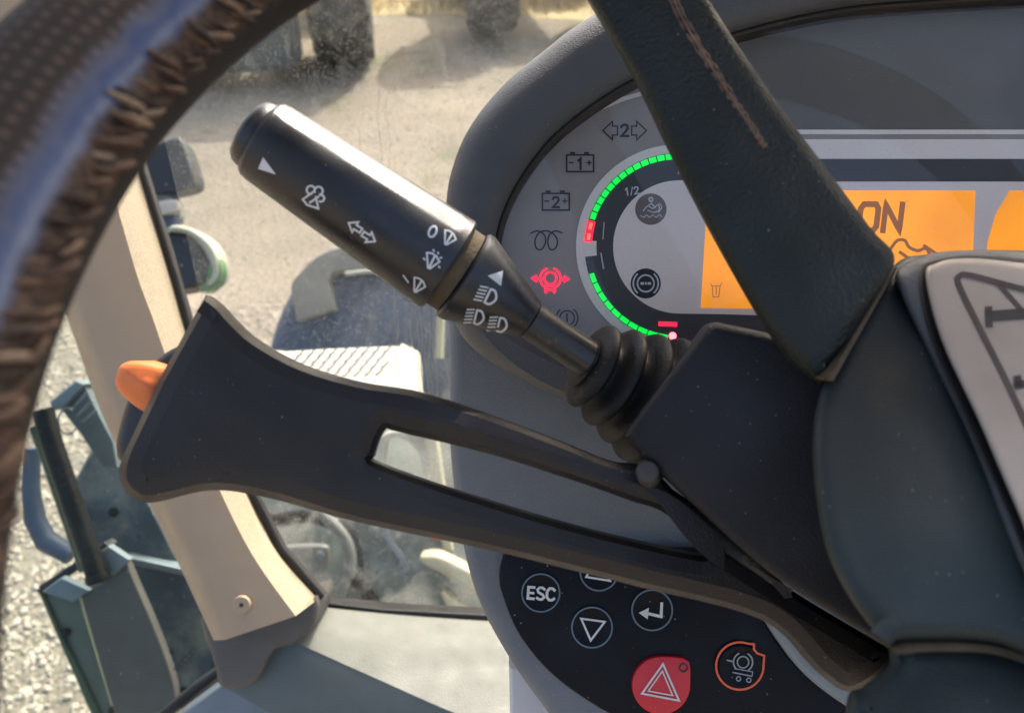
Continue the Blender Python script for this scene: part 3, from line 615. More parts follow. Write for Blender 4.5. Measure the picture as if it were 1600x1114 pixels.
tube('pipe_paint_stripe', [P(57, 665, 1.006), P(76, 715, 1.006), P(136, 890, 1.006)], .009, M['green'], t, seg=16)
lathe('collar', P(151, 897, 1.0), P(152, 904, 1.0) - P(150, 897, 1.0), [(0, .014), (.006, .0145), (.010, .013)], M['pipe'], t, seg=20)
t = thing('side_hose', 'dark bent hose behind the black pipe outside the door', 'hose', P(110, 880, 1.06))
tube('hose', [P(50, 700, 1.06), P(48, 760, 1.06), P(54, 810, 1.06), P(72, 845, 1.06), P(112, 868, 1.06)], [.010, .011, .013, .014, .012], M['mud_blue'], t, seg=16)
t = thing('step_panel', 'blue panel with reflections coloured in, behind the grey guard outside the door', 'panel', P(260, 1140, 1.12))
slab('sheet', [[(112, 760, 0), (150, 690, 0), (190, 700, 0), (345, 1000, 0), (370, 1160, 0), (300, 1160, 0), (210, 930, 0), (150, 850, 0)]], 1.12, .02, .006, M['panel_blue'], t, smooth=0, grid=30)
slab('ledge', [[(196, 868, 0), (300, 890, 0), (310, 904, 0), (200, 880, 0)]], 1.10, .02, .003, M['steel_blue'], t, smooth=0)
for x, y in ((236, 960), (262, 1022), (286, 1080), (178, 800)):
    lathe('bolt', P(x, y, 1.12), -FW, [(-.004, .007), (.003, .007), (.004, .005), (.006, .005), (.0065, .003)], M['pipe'], t, seg=6)
tube('weld', [P(150 + k * 9, 858 + k * 14 + (k % 2) * 2, 1.119) for k in range(8)], .003, M['guard'], t, seg=6)
t = thing('rail_bracket', 'pale blue metal bracket with wire ring at the pillar outside the door', 'bracket', P(140, 740, 1.05))
slab('plate', [[(78, 628, 0), (118, 594, 0), (132, 600, 0), (98, 640, 0), (82, 640, 0)]], 1.05, .03, .003, M['steel_blue'], t, smooth=0)
slab('plate', [[(98, 642, 0), (133, 602, 0), (152, 640, 0), (178, 690, 0), (184, 730, 0), (160, 730, 0), (128, 680, 0)]], 1.06, .03, .003, plastic('bracket_paint', (.09, .11, .12), .5, .2, 12, 300, .2), t, smooth=0)
tube('wire_ring', [P(x, y, 1.045) for x, y in circ(106, 658, 15, 20, 60, 330, ry=20)], .0012, M['lightgrey'], t, seg=6)
for i in range(3): tube('rib_or_glint', [P(112 + i * 9, 640 + i * 10, 1.052), P(138 + i * 7, 612 + i * 14, 1.052)], .0018, M['steel_blue'], t, seg=6)

# ------------------------------------------------------------------ cab: pillar, glass, lower dash
CABF = P(500, 1400, .7)
t = thing('cab_pillar', 'beige cab pillar with woven edge running down the left of the windscreen', 'pillar', P(400, 1000, .7))
def PL(pts, d0, d1): return [P(x, y, d0 + (d1 - d0) * (y + 300) / 1300) for x, y in pts]
L0 = [(-120, -300), (-20, 100), (70, 400), (118, 533), (147, 615), (181, 694), (235, 790), (288, 900), (334, 1000)]
L1 = [(-95, -300), (8, 100), (98, 400), (142, 523), (172, 605), (207, 684), (259, 782), (312, 894), (352, 999)]
L2 = [(40, -300), (125, 100), (203, 392), (240, 500), (268, 580), (302, 665), (348, 775), (398, 872), (462, 962)]
L3 = [(62, -300), (158, 100), (249, 392), (283, 510), (308, 590), (338, 668), (383, 775), (428, 862), (494, 938)]
grid_surf('trim', [PL(L0, .78, .72), PL(L1, .75, .69), PL([((a + b) / 2, (c + d) / 2) for (a, c), (b, d) in zip(L1, L2)], .748, .688), PL(L2, .75, .69)], M['pillar'], t, .05)
grid_surf('woven_strip', [PL(L2, .7505, .6905), PL([((a + b) / 2, (c + d) / 2) for (a, c), (b, d) in zip(L2, L3)], .765, .705), PL(L3, .80, .74)], M['strip'], t, .006)
lathe('screw', P(377, 945, .6875), -FW, [(-.003, .0075), (0, .0075), (.0008, .007), (.0009, .0012)], M['pillar'], t, seg=24)
lathe('screw_hole', P(377, 945, .6865), -FW, [(-.001, .0017), (.0004, .0017), (.0005, .001)], M['print_dark'], t, seg=12)
tube('edge_seal', [p + FW * .01 + XA * .004 for p in PL(L3, .80, .74)], .0052, M['seal'], t, seg=8)

ws = [(150, -260), (383, 775), (428, 862), (500, 945), (760, 972), (1100, 980), (1500, 960), (1500, -260)]
t = thing('windscreen', 'dusty streaked windscreen pane between the beige pillar and the dash', 'windscreen', P(600, 950, .8))
wd = lambda x, y: .84 + (y < 2000) * (x - 400) * .00012
slab('pane', [[p + (0,) for p in ws]], wd, .004, 0, M['screen_glass'], t, smooth=0)
rn = []
for k, x in enumerate((604, 612, 636, 640, 648, 655, 662, 668, 676, 590, 694, 560)):
    y0 = 430 + random.uniform(-20, 40) if x > 630 else 80 + random.uniform(0, 300); y1 = 625 if x > 600 else y0 + 160
    pp = [(x + 2.2 * math.sin(y * .06 + x) + random.gauss(0, .7) + (y - y0) * .04, y) for y in np.arange(y0, y1, 8)]
    rn.append((pp, 1.0 if x > 630 else .7))
for k in range(120):
    x, y = random.uniform(420, 700), random.uniform(80, 620); rn.append(([(x, y), (x + random.uniform(-1, 1), y + random.uniform(1, 2.4))], random.uniform(.8, 1.7)))
mark('dust_run', rn, lambda x, y: P(x, y, wd(x, y) - .0012), plastic('dried_dust', (.3, .29, .26), .9, .2, 60, 600, .3), t)
slab('bottom_seal', [[(486, 938, 0), (600, 950, 0), (744, 958, 0), (900, 966, 0), (900, 990, 0), (744, 972, 0), (600, 962, 0), (500, 948, 0)]], .80, .02, .003, M['seal'], t, smooth=0)
mark('glass_stamp', [([(548 + i * 3, 905 + (i % 2)), (548 + i * 3, 917)], 1.2) for i in range(7)] + [([(547, 905), (567, 906)], 1), ([(547, 911), (566, 912)], 1), ([(547, 917), (567, 917)], 1)], lambda x, y: P(x, y, wd(x, y) - .001), M['print_dark'], t)
t = thing('door_window', 'clear side window pane left of the beige pillar', 'window', P(250, 1080, .86))
slab('pane', [[(-300, -260, 0), (60, 300, 0), (340, 1010, 0), (345, 1045, 0), (240, 1130, 0), (-300, 1400, 0)]], .86, .004, 0, M['door_glass'], t, smooth=0)
slab('bottom_seal', [[(344, 1040, 0), (350, 1052, 0), (240, 1140, 0), (215, 1140, 0), (300, 1070, 0)]], .84, .02, .004, M['seal'], t, smooth=0)
mark('glass_stamp', [([(272 + i * 6, 1044 - i * 6), (278 + i * 6, 1046 - i * 6)], 1.5) for i in range(5)] + [([(276, 1050), (304, 1020)], 1.2), ([(270, 1046), (298, 1016)], 1.2)], lambda x, y: P(x, y, .858), M['print_dark'], t)

t = thing('lower_dash', 'blue grey lower dash shelf with sunlit patch below the windscreen', 'dashboard', P(560, 1200, .7))
A = [P(492, 952, .79), P(610, 964, .79), P(750, 974, .79), P(960, 985, .79)]
B = [P(455, 1000, .755), P(580, 1056, .735), P(740, 1125, .71), P(960, 1200, .69)]
C = [P(340, 1066, .76), P(470, 1140, .74), P(700, 1250, .715), P(960, 1340, .70)]
mid = [(a + b) / 2 - FW * .006 for a, b in zip(A, B)]
grid_surf('shelf', [A, mid, B], M['lightgrey'], t, .03)
grid_surf('side_face', [[b + FW * .0005 for b in B], [(b + c) / 2 - FW * .004 for b, c in zip(B, C)], C], M['bluegrey'], t, .03)
slab('corner_moulding', [[(318, 960), (400, 960), (470, 940), (494, 932, 0), (498, 950), (486, 984), (458, 1006), (428, 1016), (402, 1062), (372, 1074), (346, 1072), (334, 1030)]], lambda x, y: .736, .06, .006, M['foot'], t, grid=0)
slab('sill_plate', [[(352, 1062, 0), (520, 1120, 0), (520, 1200, 0), (240, 1200, 0), (262, 1130, 0)]], .79, .03, .004, M['steel_blue'], t, smooth=0)
slab('lower_cowl', [[(795, 1040, 0), (850, 1035, 0), (960, 1114, 0), (960, 1220, 0), (800, 1220, 0)]], .46, .05, .004, plastic('cowl_plastic', (.55, .53, .53), .5, .06, 8, 1200, .2, .01), t, smooth=0)

rt = thing('sun_blocker', 'unseen beam added to keep the sun off the wheel hub', 'sun blocker', Vector((0, .45, 2.75)))
box('beam', Vector((0, .49, 2.775)), (2.2, .58, .05), M['pillar'], rt, None, .01)  # unseen, added to shade the hub from direct sun
box('blocker_wing', Vector((.69, .57, 2.765)), (.82, .64, .08), M['pillar'], rt, None, .01)  # unseen extension, added to shade hub and spoke while the stalk stays lit

# ------------------------------------------------------------------ dashboard with instrument cluster and keypad
DB = P(1000, 1250, .45)
dash = thing('dashboard', 'dark grey dashboard hood with lit instrument cluster and black keypad', 'dashboard', DB)
outer = [(905, 38), (850, 80), (790, 130), (740, 190), (711, 250), (697, 320), (699, 450), (704, 560), (704, 700), (720, 830), (746, 930), (792, 1020), (858, 1114), (950, 1220), (1100, 1330, 0), (1850, 1330, 0), (1850, -150, 0), (1400, -140), (1150, -92), (1010, -26)]
hole = [(772, 400), (782, 342), (810, 282), (858, 218), (918, 168), (985, 126), (1070, 84), (1150, 50), (1300, 15), (1450, 0), (1700, -14, 0), (1700, 640, 0), (1200, 640), (1000, 600), (880, 562), (806, 510), (776, 456)]
def ddash(x, y): return .40 - max(0, (330 - y)) * .00006
slab('front_panel', [outer], lambda x, y: .412, .16, .006, M['dash'], dash, grid=0)
slab('hood', [[(905, 38), (850, 80), (790, 130), (740, 190), (711, 250), (697, 320), (697, 400), (702, 470), (726, 530), (790, 580), (900, 630), (1050, 668), (1200, 690, 0), (1850, 690, 0), (1850, -150, 0), (1400, -140), (1150, -92), (1010, -26)], hole], lambda x, y: .372, .034, .013, M['hood'], dash, nb=6, grid=0)
hl = dedupe(smooth_pts(hole, 5)); hl = hl if area(hl) > 0 else hl[::-1]
slab('hood_lip', [list(map(tuple, inset(hl, -3))), list(map(tuple, inset(hl, 9)))], .3835, .02, .002, plastic('lip_rubber', (.03, .025, .02), .6, .3, 20, 900, .2, wear=((.08, .06, .04), 30, .55)), dash, smooth=0)
# cluster: every layer is a thin printed sheet set a little nearer than the one below
ZC = .395
cl = slab('cluster_face', [[p[:2] + (0,) if len(p) == 3 else p for p in [(764, 400), (774, 338), (803, 277), (852, 212), (914, 161), (982, 119), (1068, 77), (1150, 42), (1300, 6), (1450, -8), (1708, -20, 0), (1708, 648, 0), (1200, 648), (1000, 607), (876, 568), (800, 515), (768, 458)]]], ZC, .003, 0, M['face'], dash)
CXG, CYG = 1060.0, 386.0
def lay(k): return lambda x, y: P(x, y, ZC - .0004 * k)
def plate(name, loop, k, mat, parent=None, hole=None): return slab(name, [loop] + ([hole] if hole else []), ZC - .0004 * k, .0004 * k - .0001, 0, mat, parent or cl, smooth=0, back=False)
def seg(r0, r1, a0, a1, n=30):
    return circ(CXG, CYG, r1, n, a0, a1) + circ(CXG, CYG, r0, n, a1, a0)
plate('dark_band', [(1080, 540), (1080, 484), (1240, 492), (1720, 492), (1720, 640), (1080, 640)], 1, M['face_dark'])
plate('grey_band', [(1060, 20), (1720, -20), (1720, 205), (1060, 205)], 1, plastic('cluster_upper_grey', (.15, .14, .12), .5, .1, 8, 1600, .05, .02))
plate('top_edge_print', [(940, 172), (975, 158), (1010, 148), (1060, 140), (1060, 134), (1010, 141), (972, 152)], 1, M['face_white'])
gauge = plate('gauge_ring', seg(140, 160, 50, 258, 60), 1.5, M['face_white'])
plate('gauge_band', circ(CXG, CYG, 146.5, 72), 2, M['face_dark'], gauge)
plate('gauge_notch', seg(128, 147, 176, 186, 8), 2.4, M['face_white'], gauge)
plate('gauge_centre', circ(CXG + 2, CYG, 104, 40, 90, 270) + [(1130, 491), (1230, 494), (1720, 494), (1720, 284), (1062, 282)], 2.5, M['face_white'])
plate('dark_stripe', [(1150, 249), (1720, 249), (1720, 284), (1150, 284)], 2.6, M['face_dark'])
plate('white_stripe', [(1150, 218), (1720, 218), (1720, 248.5), (1150, 248.5)], 2.6, M['face_white'])
plate('white_stripe', [(1150, 203), (1720, 203), (1720, 210), (1150, 210)], 2.6, M['face_white'])
scr = plate('screen', [(1106, 298), (1524, 298), (1517, 488), (1095, 481)], 3, M['screen'])
plate('screen', [(1720, 298), (1578, 298), (1556, 335), (1543, 380), (1541, 430), (1550, 490), (1720, 490)], 3, M['screen'])
nseg = 13
for i in range(nseg):
    a0 = 93.5 + i * (163 - 93.5) / nseg; plate('green_segment', seg(137, 145.5, a0 - 10 * (i == 0), a0 + (69.5 / nseg) - .9, 5), 3, M['green_led'], gauge)
for i in range(2):
    a0 = 163.6 + i * 6.8; s_, f_ = [(seg(136, 146, a0, a0 + 6, 4), 1.8, True)], []
    mark('red_segment', s_, lay(3), M['red_led'], gauge); plate('red_segment_glow', seg(138, 144, a0 + .8, a0 + 5.2, 4), 3, emit('led_salmon', (1, .16, .12), .42), gauge)
for i in range(10):
    a0 = 197 + i * 6.7; plate('green_segment', seg(138, 145.5, a0, a0 + 5.9, 5), 3, M['green_led'], gauge)
mark('gauge_figure', text('1/2', 987, 299, 12, .62, rot=-8), lay(3), M['print_white'], gauge)
mark('gauge_figure', text('1/', 1064, 266, 13, .62), lay(3), M['print_white'], gauge)
mark('gauge_tick', [([(944, 348), (942, 374)], 1.6), ([(939, 396), (943, 420)], 2.2)], lay(3), M['print_white'], gauge)
def arrow_out(x, s): return [(x, 204.5), (x + s * 15, 190), (x + s * 15, 197.5), (x + s * 23, 197.5), (x + s * 23, 211.5), (x + s * 15, 211.5), (x + s * 15, 219)]
mark('turn_signal_symbol', [(arrow_out(942, 1), 2, True), (arrow_out(1010, -1), 2, True)] + text('2', 976, 204.5, 20), lay(1), M['print_dark'], cl)
def battery(x, y, d):
    s = [([(x - 21, y - 13), (x + 21, y - 13), (x + 21, y + 13), (x - 21, y + 13)], 2.4, True), ([(x - 15, y - 16), (x - 9, y - 16)], 3), ([(x + 7, y - 16), (x + 13, y - 16)], 3)]
    return s + text('-', x - 14, y - 1, 14) + text(d, x, y + 1, 18) + text('+', x + 14, y - 1, 14)
mark('battery_symbol', battery(906.5, 255.5, '1'), lay(1), M['print_dark'], cl)
mark('battery_symbol', battery(868.5, 315.5, '2'), lay(1), M['print_dark'], cl)
mark('glow_plug_symbol', [(smooth_pts([(829, 365), (840, 361), (851, 368), (852, 380), (846, 390), (838, 388), (836, 376), (842, 364), (853, 361), (864, 365), (871, 376), (868, 388), (860, 390), (856, 380), (858, 368), (867, 361), (878, 364)], 4, False), 2.2)], lay(1), M['print_dark'], cl)
red = [(circ(860, 435, 9.5, 24), 3, True), (circ(860, 435, 16, 14, 110, 250), 3), (circ(860, 435, 16, 14, -70, 70), 3), ([(838, 436), (846, 436)], 4), ([(876, 436), (884, 436)], 4), ([(849, 447), (871, 447)], 2.5), ([(851, 453), (868, 453)], 3), ([(853, 456), (853, 457)], 4), ([(866, 456), (866, 457)], 4)]
mark('red_warning_symbol', red, lay(1), M['red_led'], cl, fills=[[(829, 435), (839, 429), (839, 442)], [(891, 436), (881, 430), (881, 442)]])
mark('brake_symbol', [(circ(886, 497, 11.5, 24), 2, True), (circ(886, 497, 17, 12, -50, 50), 2), (circ(886, 497, 17, 12, 130, 230), 2), ([(886, 490), (886, 503)], 2.2)], lay(1), M['print_dark'], cl)
d1 = plate('symbol_disc', circ(1017, 327, 24.5, 36), 3, M['brownring'])
mark('exhaust_symbol', [(smooth_pts([(1001, 337), (1006, 340), (1010, 336), (1015, 340), (1020, 336), (1025, 340), (1030, 336), (1034, 339)], 3, False), 1.6), (smooth_pts([(1005, 330), (1012, 322), (1020, 326), (1028, 320), (1030, 328), (1022, 332), (1012, 329)], 3, False), 2), ([(1008, 325), (1018, 318), (1024, 325)], 2), (circ(1017, 312, 3, 10), 2.4, True), (smooth_pts([(1030, 318), (1034, 324), (1029, 332)], 3, False), 1.8)], lay(3.4), M['print_white'], d1)
d2 = plate('symbol_disc', circ(1009, 443, 23.5, 36), 3, M['print_dark'])
mark('brake_disc_symbol', [(circ(1009, 443, 13, 28), 2.6, True), (circ(1009, 443, 19.5, 12, -48, 48), 2.6), (circ(1009, 443, 19.5, 12, 132, 228), 2.6), ([(1002, 443), (1005, 443)], 4), ([(1013, 443), (1016, 443)], 4), ([(1009, 442), (1009, 444)], 3)], lay(3.4), M['print_white'], d2)
mark('screen_text', text('ON', 1376, 340, 46, .82, sh=-.12), lay(3.4), M['lcd_ink'], scr)
mark('hand_symbol', [(smooth_pts([(1378, 402), (1392, 388), (1402, 376), (1414, 376), (1420, 386), (1434, 392), (1446, 388), (1452, 396)], 3, False), 5), ([(1406, 394), (1420, 404)], 5), ([(1444, 384), (1462, 396)], 5), ([(1376, 384), (1390, 404)], 4)], lay(3.4), M['lcd_ink'], scr)
mark('temperature_symbol', [([(1113, 448), (1114, 464), (1123, 464), (1125, 448)], 1.4), ([(1119, 446), (1119, 460)], 1.4), ([(1110, 443), (1113, 448)], 1.2), ([(1128, 442), (1125, 448)], 1.2), ([(1113, 447), (1125, 447)], 1.2)], lay(3.4), M['lcd_ink'], scr)
mark('red_bar', [([(1031, 506), (1056, 507)], 7)], lay(3), M['red_led'], cl)
mark('red_lamp', [], lay(3.2), M['pink_led'], cl, fills=[circ(1051, 525, 6, 16)])
# clear cover of the cluster
m, n, o = node_mat('cluster_lens'); L = n.links.new
tr_ = N(n, 'ShaderNodeBsdfTransparent'); tr_.inputs[0].default_value = (.98, .98, .98, 1); gl_ = N(n, 'ShaderNodeBsdfGlossy', Roughness=.12); fr_ = N(n, 'ShaderNodeFresnel', IOR=1.45); ml = N(n, 'ShaderNodeMixShader')
fm_ = N(n, 'ShaderNodeMath', operation='MULTIPLY'); ge_ = N(n, 'ShaderNodeNewGeometry'); bf_ = N(n, 'ShaderNodeMapRange'); bf_.inputs['To Min'].default_value = .6; bf_.inputs['To Max'].default_value = 0; L(ge_.outputs['Backfacing'], bf_.inputs['Value']); L(bf_.outputs[0], fm_.inputs[1]); L(fr_.outputs[0], fm_.inputs[0]); L(fm_.outputs[0], ml.inputs[0]); L(tr_.outputs[0], ml.inputs[1]); L(gl_.outputs[0], ml.inputs[2]); L(ml.outputs[0], o.inputs[0]); M['lens'] = m
slab('cluster_lens', [[p if len(p) == 2 else p for p in hole]], .3875, .0015, 0, dusty_glass('cluster_cover', .02, .06, 1.0, streak=False), dash)
# keypad
key = slab('keypad', [[(800, 858, 0), (788, 866), (780, 900), (787, 935), (810, 988), (850, 1040), (905, 1085), (985, 1130), (1100, 1170, 0), (1400, 1170, 0), (1330, 1106), (1270, 1062), (1228, 1020), (1196, 968), (1180, 900, 0), (1150, 860, 0)]], .404, .006, .001, M['keypad'], dash)
DK = .404
slab('keypad_trim', [[(1190, 960, 0), (1212, 996), (1250, 1046), (1300, 1088), (1370, 1132, 0), (1400, 1120, 0), (1330, 1078), (1275, 1034), (1240, 990), (1215, 950, 0)]], .398, .012, .003, plastic('trim_plastic', (.2, .23, .25), .5, .1, 9, 1500, .2), dash)
slab('keypad_gap', [[(1262, 1006), (1300, 1040), (1302, 1050), (1284, 1040), (1258, 1014)]], .393, .01, .002, M['lightgrey'], dash)
def kmp(k): return lambda x, y: P(x, y, DK - .0004 * k)
def button(name, x, y, r, ring=True):
    b = lathe(name, P(x, y, DK), -FW, [(-.001, r * DK / FPX), (.0006, r * DK / FPX), (.0011, (r - 2) * DK / FPX), (.0008, (r - 5) * DK / FPX), (.0009, .0004)], M['keypad'], key, seg=40, sharp=60)
    if ring: mark('button_ring', [(circ(x, y, r - 1.5, 36), 2.6, True)], kmp(3.2), M['btn_ring'], b)
    return b
b = button('escape_button', 845, 926, 31); mark('button_text', text('ESC', 845, 927, 21, .74, rot=4), kmp(4), M['print_white'], b)
b = button('up_button', 936, 893, 31); mark('up_symbol', [([(916, 901), (934, 868), (953, 907)], 3.2, True)], kmp(4), M['print_white'], b)
b = button('down_button', 925, 980, 33); mark('down_symbol', [([(908, 966), (945, 971), (923, 1000)], 3.2, True)], kmp(4), M['print_white'], b)
b = button('enter_button', 1019, 953, 33); mark('enter_symbol', [([(1034, 942), (1033, 963), (1012, 958)], 4.5)], kmp(4), M['print_white'], b, fills=[[(998, 957), (1014, 949), (1012, 967)]])
tear = circ(1033, 1072, 45, 40, 75, 375); tear = [p for p in circ(1033, 1070, 45.5, 48, 90, 360)] + [(1079, 1046), (1077, 1034), (1068, 1027), (1052, 1025)]
b = slab('hazard_button', [tear], DK - .0022, .003, .0008, M['red_key'], key, smooth=0)
mark('hazard_symbol', [([(1036, 1037), (1003, 1083), (1061, 1094)], 3, True), ([(1035, 1048), (1013, 1079), (1051, 1086)], 2, True)], lambda x, y: P(x, y, DK - .0026), M['print_white'], b)
mark('hazard_lamp', [(circ(1068, 1043, 6, 16), 2.4, True)], lambda x, y: P(x, y, DK - .0026), M['print_dark'], b)
b = button('trailer_brake_button', 1157, 1040, 35, False)
oring = circ(1156, 1040, 37, 40, 72, 352) + [(1194, 1024), (1183, 1020), (1178, 1014), (1178, 1006), (1168, 1005)]
mark('orange_ring', [(oring, 3.4, True)], kmp(3.2), M['orange_line'], b)
mark('trailer_brake_symbol', [(circ(1161, 1034, 9, 20), 2, True), (circ(1161, 1034, 15, 10, -55, 60), 2.4), (circ(1161, 1034, 15, 10, 115, 225), 2.4), ([(1136, 1031), (1146, 1033)], 2.4), ([(1145, 1050), (1175, 1056)], 2), ([(1148, 1044), (1176, 1049), (1175, 1056)], 1.6), (circ(1154, 1060, 3.4, 12), 1.8, True), (circ(1170, 1062, 3.4, 12), 1.8, True)], kmp(4), plastic('grey_print', (.3, .32, .36), .6, .1, 60, 900, 0), b)

# ------------------------------------------------------------------ steering column, stalk, shuttle lever
t = thing('steering_column', 'angular dark plastic steering column shroud behind the wheel hub', 'column', P(1250, 1100, .33))
dcol = lambda x, y: .264 + (1300 - x) * .00004
slab('shroud', [[(1112, 506), (1135, 507), (1225, 530), (1300, 580, 0), (1500, 600, 0), (1560, 1160, 0), (1420, 1120, 0), (1395, 1016, 0), (1290, 952), (1200, 892), (1096, 800), (1020, 728), (986, 690), (988, 664), (1090, 530)]], dcol, .06, .0035, M['column'], t, grid=40, bulge=.0015, blen=50, taper=.85)
lathe('screw', P(1012, 737, .274), -FW + XA * -.2 + YA * .3, [(-.012, .004), (-.001, .004), (.0004, .0034), (.001, .002), (.0011, .001)], plastic('screw_head', (.05, .045, .04), .5, .2, 40, 600, .2), t, seg=20)
slab('lower_bracket', [[(1015, 742, 0), (1100, 800, 0), (1205, 890, 0), (1240, 935), (1160, 890), (1108, 858), (1062, 816), (1016, 772)]], .287, .02, .003, plastic('bracket_dirty', (.03, .028, .022), .6, .3, 30, 500, .3, wear=((.16, .13, .08), 50, .55)), t)

# multifunction stalk: axis through two image points
A0, B0 = P(407, 216, .280), P(702, 415, .294)
ax = (B0 - A0).normalized(); LEN = (B0 - A0).length
st = thing('indicator_stalk', 'black wiper and light stalk with white symbols and round handle', 'stalk', P(930, 565, .287))
def taxis(px, py):
    r = ray(px, py); w0 = EYE - A0; b_ = r.dot(ax); return (ax.dot(w0) - b_ * r.dot(w0)) / (1 - b_ * b_)
rl, rr = 66 * .280 / FPX, 80 * .294 / FPX
tD = taxis(366, 226); tB = LEN
flatdir = None
vv = (EYE - (A0 + B0) / 2).normalized(); vv = (vv - ax * vv.dot(ax)).normalized(); up = ax.cross(vv)
if up.dot(YA) < 0: up = -up
hv = (SUND + vv).normalized(); flatdir = (hv - ax * hv.dot(ax)).normalized(); print('FACET', math.degrees(math.atan2(flatdir.dot(vv), flatdir.dot(up))), math.degrees(math.asin(hv.dot(ax))))
tflat = taxis(705, 365)
def hr(t_): return rl + (rr - rl) * max(0, min(1, t_ / LEN))
def flatten(t_, r_, off):
    if -.004 < t_ < tflat and r_ > .012:
        k = off.dot(flatdir); lim = .968 * hr(t_)
        if k > lim: off = off - flatdir * (k - lim)
    return off
prof = [(-.001, rl * .80), (0, rl * .93), (.0012, rl * .985), (.003, rl)] + [(LEN * k / 24, hr(LEN * k / 24)) for k in range(1, 24)] + [(tflat - .0004, hr(tflat)), (tflat + .0006, hr(tflat)), (LEN - .001, rr), (LEN, rr * .97)]
prof = sorted(prof, key=lambda q: q[0])
hd = lathe('handle', A0, ax, prof, M['stalk'], st, seg=120, fix=flatten, sharp=25)
lathe('end_button', A0, ax, [(-.0062, .002), (-.006, rl * .5), (-.0052, rl * .70), (-.0036, rl * .81), (-.0015, rl * .85), (.0, rl * .85)], M['stalk'], st, seg=64)
tc0, tc1 = taxis(722, 427), taxis(829, 501)
lathe('groove_ring', A0, ax, [(LEN - .001, rr * .86), (tc0 - .0005, rr * .86)], M['dirt'], st, seg=64)
cone = lathe('switch_collar', A0, ax, [(tc0, rr * .9), (tc0 + .0008, rr * .955), (tc0 + .003, rr * .955), (tc1 - .003, 37 * .299 / FPX), (tc1 - .001, 35 * .299 / FPX), (tc1, 30 * .299 / FPX)], M['stalk'], st, seg=64)
def crad(t_):
    if t_ <= LEN: return hr(t_)
    k = (t_ - tc0 - .003) / (tc1 - tc0 - .006); return rr * .955 + (37 * .299 / FPX - rr * .955) * max(0, min(1, k))
def on_stalk(px, py):
    r = ray(px, py); d = .22
    while d < .36:
        q = EYE + r * d; w_ = q - A0; tt = w_.dot(ax); rad = (w_ - ax * tt).length
        R_ = crad(tt)
        if rad < R_ + .00012: return q
        d += max(.00008, (rad - R_) * .5)
    return EYE + r * .31
tube('shaft', [A0 + ax * (tc1 - .004), A0 + ax * (tc1 + .012), P(905, 552, .304), P(950, 582, .305)], [.007, .0068, .007, .0075], M['shaft'], st, seg=24)
w_ = M['print_white']
WIP = [([(-.42, -.42), (-.1, -.5), (.25, -.42), (.55, -.15), (.12, .48), (-.02, .48)], .12, True), ([(.05, .42), (.14, -.36)], .14)]
def lampsym(x, y, s, rot, rays=5):
    o = [(smooth_pts([(.0, -.42), (.3, -.4), (.52, 0), (.3, .4), (0, .42)], 4, False), .13), ([(0, -.42), (0, .42)], .13)]
    o += [([(-.18, -.42 + k * .84 / (rays - 1)), (-.62, -.42 + k * .84 / (rays - 1) + .12)], .09) for k in range(rays)]
    return aff(o, x, y, s, rot)[0]
mark('arrow_mark', [], on_stalk, w_, hd, fills=[[(411, 246), (403, 264), (431, 273)]])
wash = aff([([(-.5, .3), (-.1, -.25)], .1), ([(-.5, .3), (-.2, .5), (.42, .5), (.1, -.05)], .1), ([(-.1, .35), (.25, -.1)], .1), (circ(-.25, -.3, .22, 10, 20, 300), .1), (circ(.15, -.38, .22, 10, -60, 220), .1), (circ(.38, -.05, .18, 8, -100, 120), .1)], 490, 308, 30, 18)[0]
mark('washer_mark', wash, on_stalk, w_, hd)
def hol(x, y, s, fl, rot):
    a = [(0, -.38), (-.0, -.16), (.45, -.16), (.45, .16), (0, .16), (0, .38), (-.5, 0)]
    return aff([([(fl * p[0], p[1]) for p in a], .12, True)], x, y, s, rot)[0]
mark('turn_signal_mark', hol(555, 355, 24, 1, 32) + hol(576, 371, 24, -1, 32), on_stalk, w_, hd)
mark('wiper_mark', text('0', 676, 362, 20, rot=25) + aff(WIP, 700, 372, 22, 25)[0], on_stalk, w_, hd)
mark('wiper_mark', aff(WIP + [([(-.5, .0), (-.38, .05)], .1), ([(-.1, -.75), (.0, -.65)], .1), ([(.25, -.7), (.3, -.6)], .1), ([(.6, -.45), (.5, -.4)], .1), ([(.7, .2), (.6, .15)], .1)], 673, 408, 24, 20)[0], on_stalk, w_, hd)
mark('wiper_mark', text('I', 634, 436, 15, rot=-35) + aff(WIP, 652, 446, 22, 25)[0], on_stalk, w_, hd)
mark('wiper_mark', aff([([(-.5, 0), (-.2, .2), (.3, .25)], .12), ([(-.2, -.1), (.2, .05), (.45, .3)], .1)], 640, 466, 18, 20)[0], on_stalk, plastic('grey_mark', (.2, .2, .2), .6, .1, 60, 900, 0), hd)
mark('arrow_mark', [], on_stalk, w_, cone, fills=[[(762, 431), (786, 423), (783, 447)]])
mark('main_beam_mark', lampsym(762, 462, 27, 26), on_stalk, w_, cone)
mark('side_light_mark', lampsym(743, 495, 25, 14), on_stalk, w_, cone)
mark('dipped_beam_mark', lampsym(779, 507, 25, 14, 5), on_stalk, w_, cone)
# rubber boot
p0, p1 = P(912, 564, .306), P(1080, 654, .309); bax = p1 - p0; BL = bax.length; bax = (bax.normalized() + FW * .25).normalized(); prof = []
for k in range(121):
    s = k / 120; env = .0118 + .0155 * s; w0 = math.sin(s * 5.1 * 2 * math.pi - .9)
    prof.append((s * BL * 1.05, env + .0036 * (abs(w0) ** .6) * (1 if w0 > 0 else -1)))
prof = [(-.0005, .008), (-.0003, .0105)] + prof
lathe('boot', p0, bax, prof, M['rubber'], st, seg=64, sharp=60)

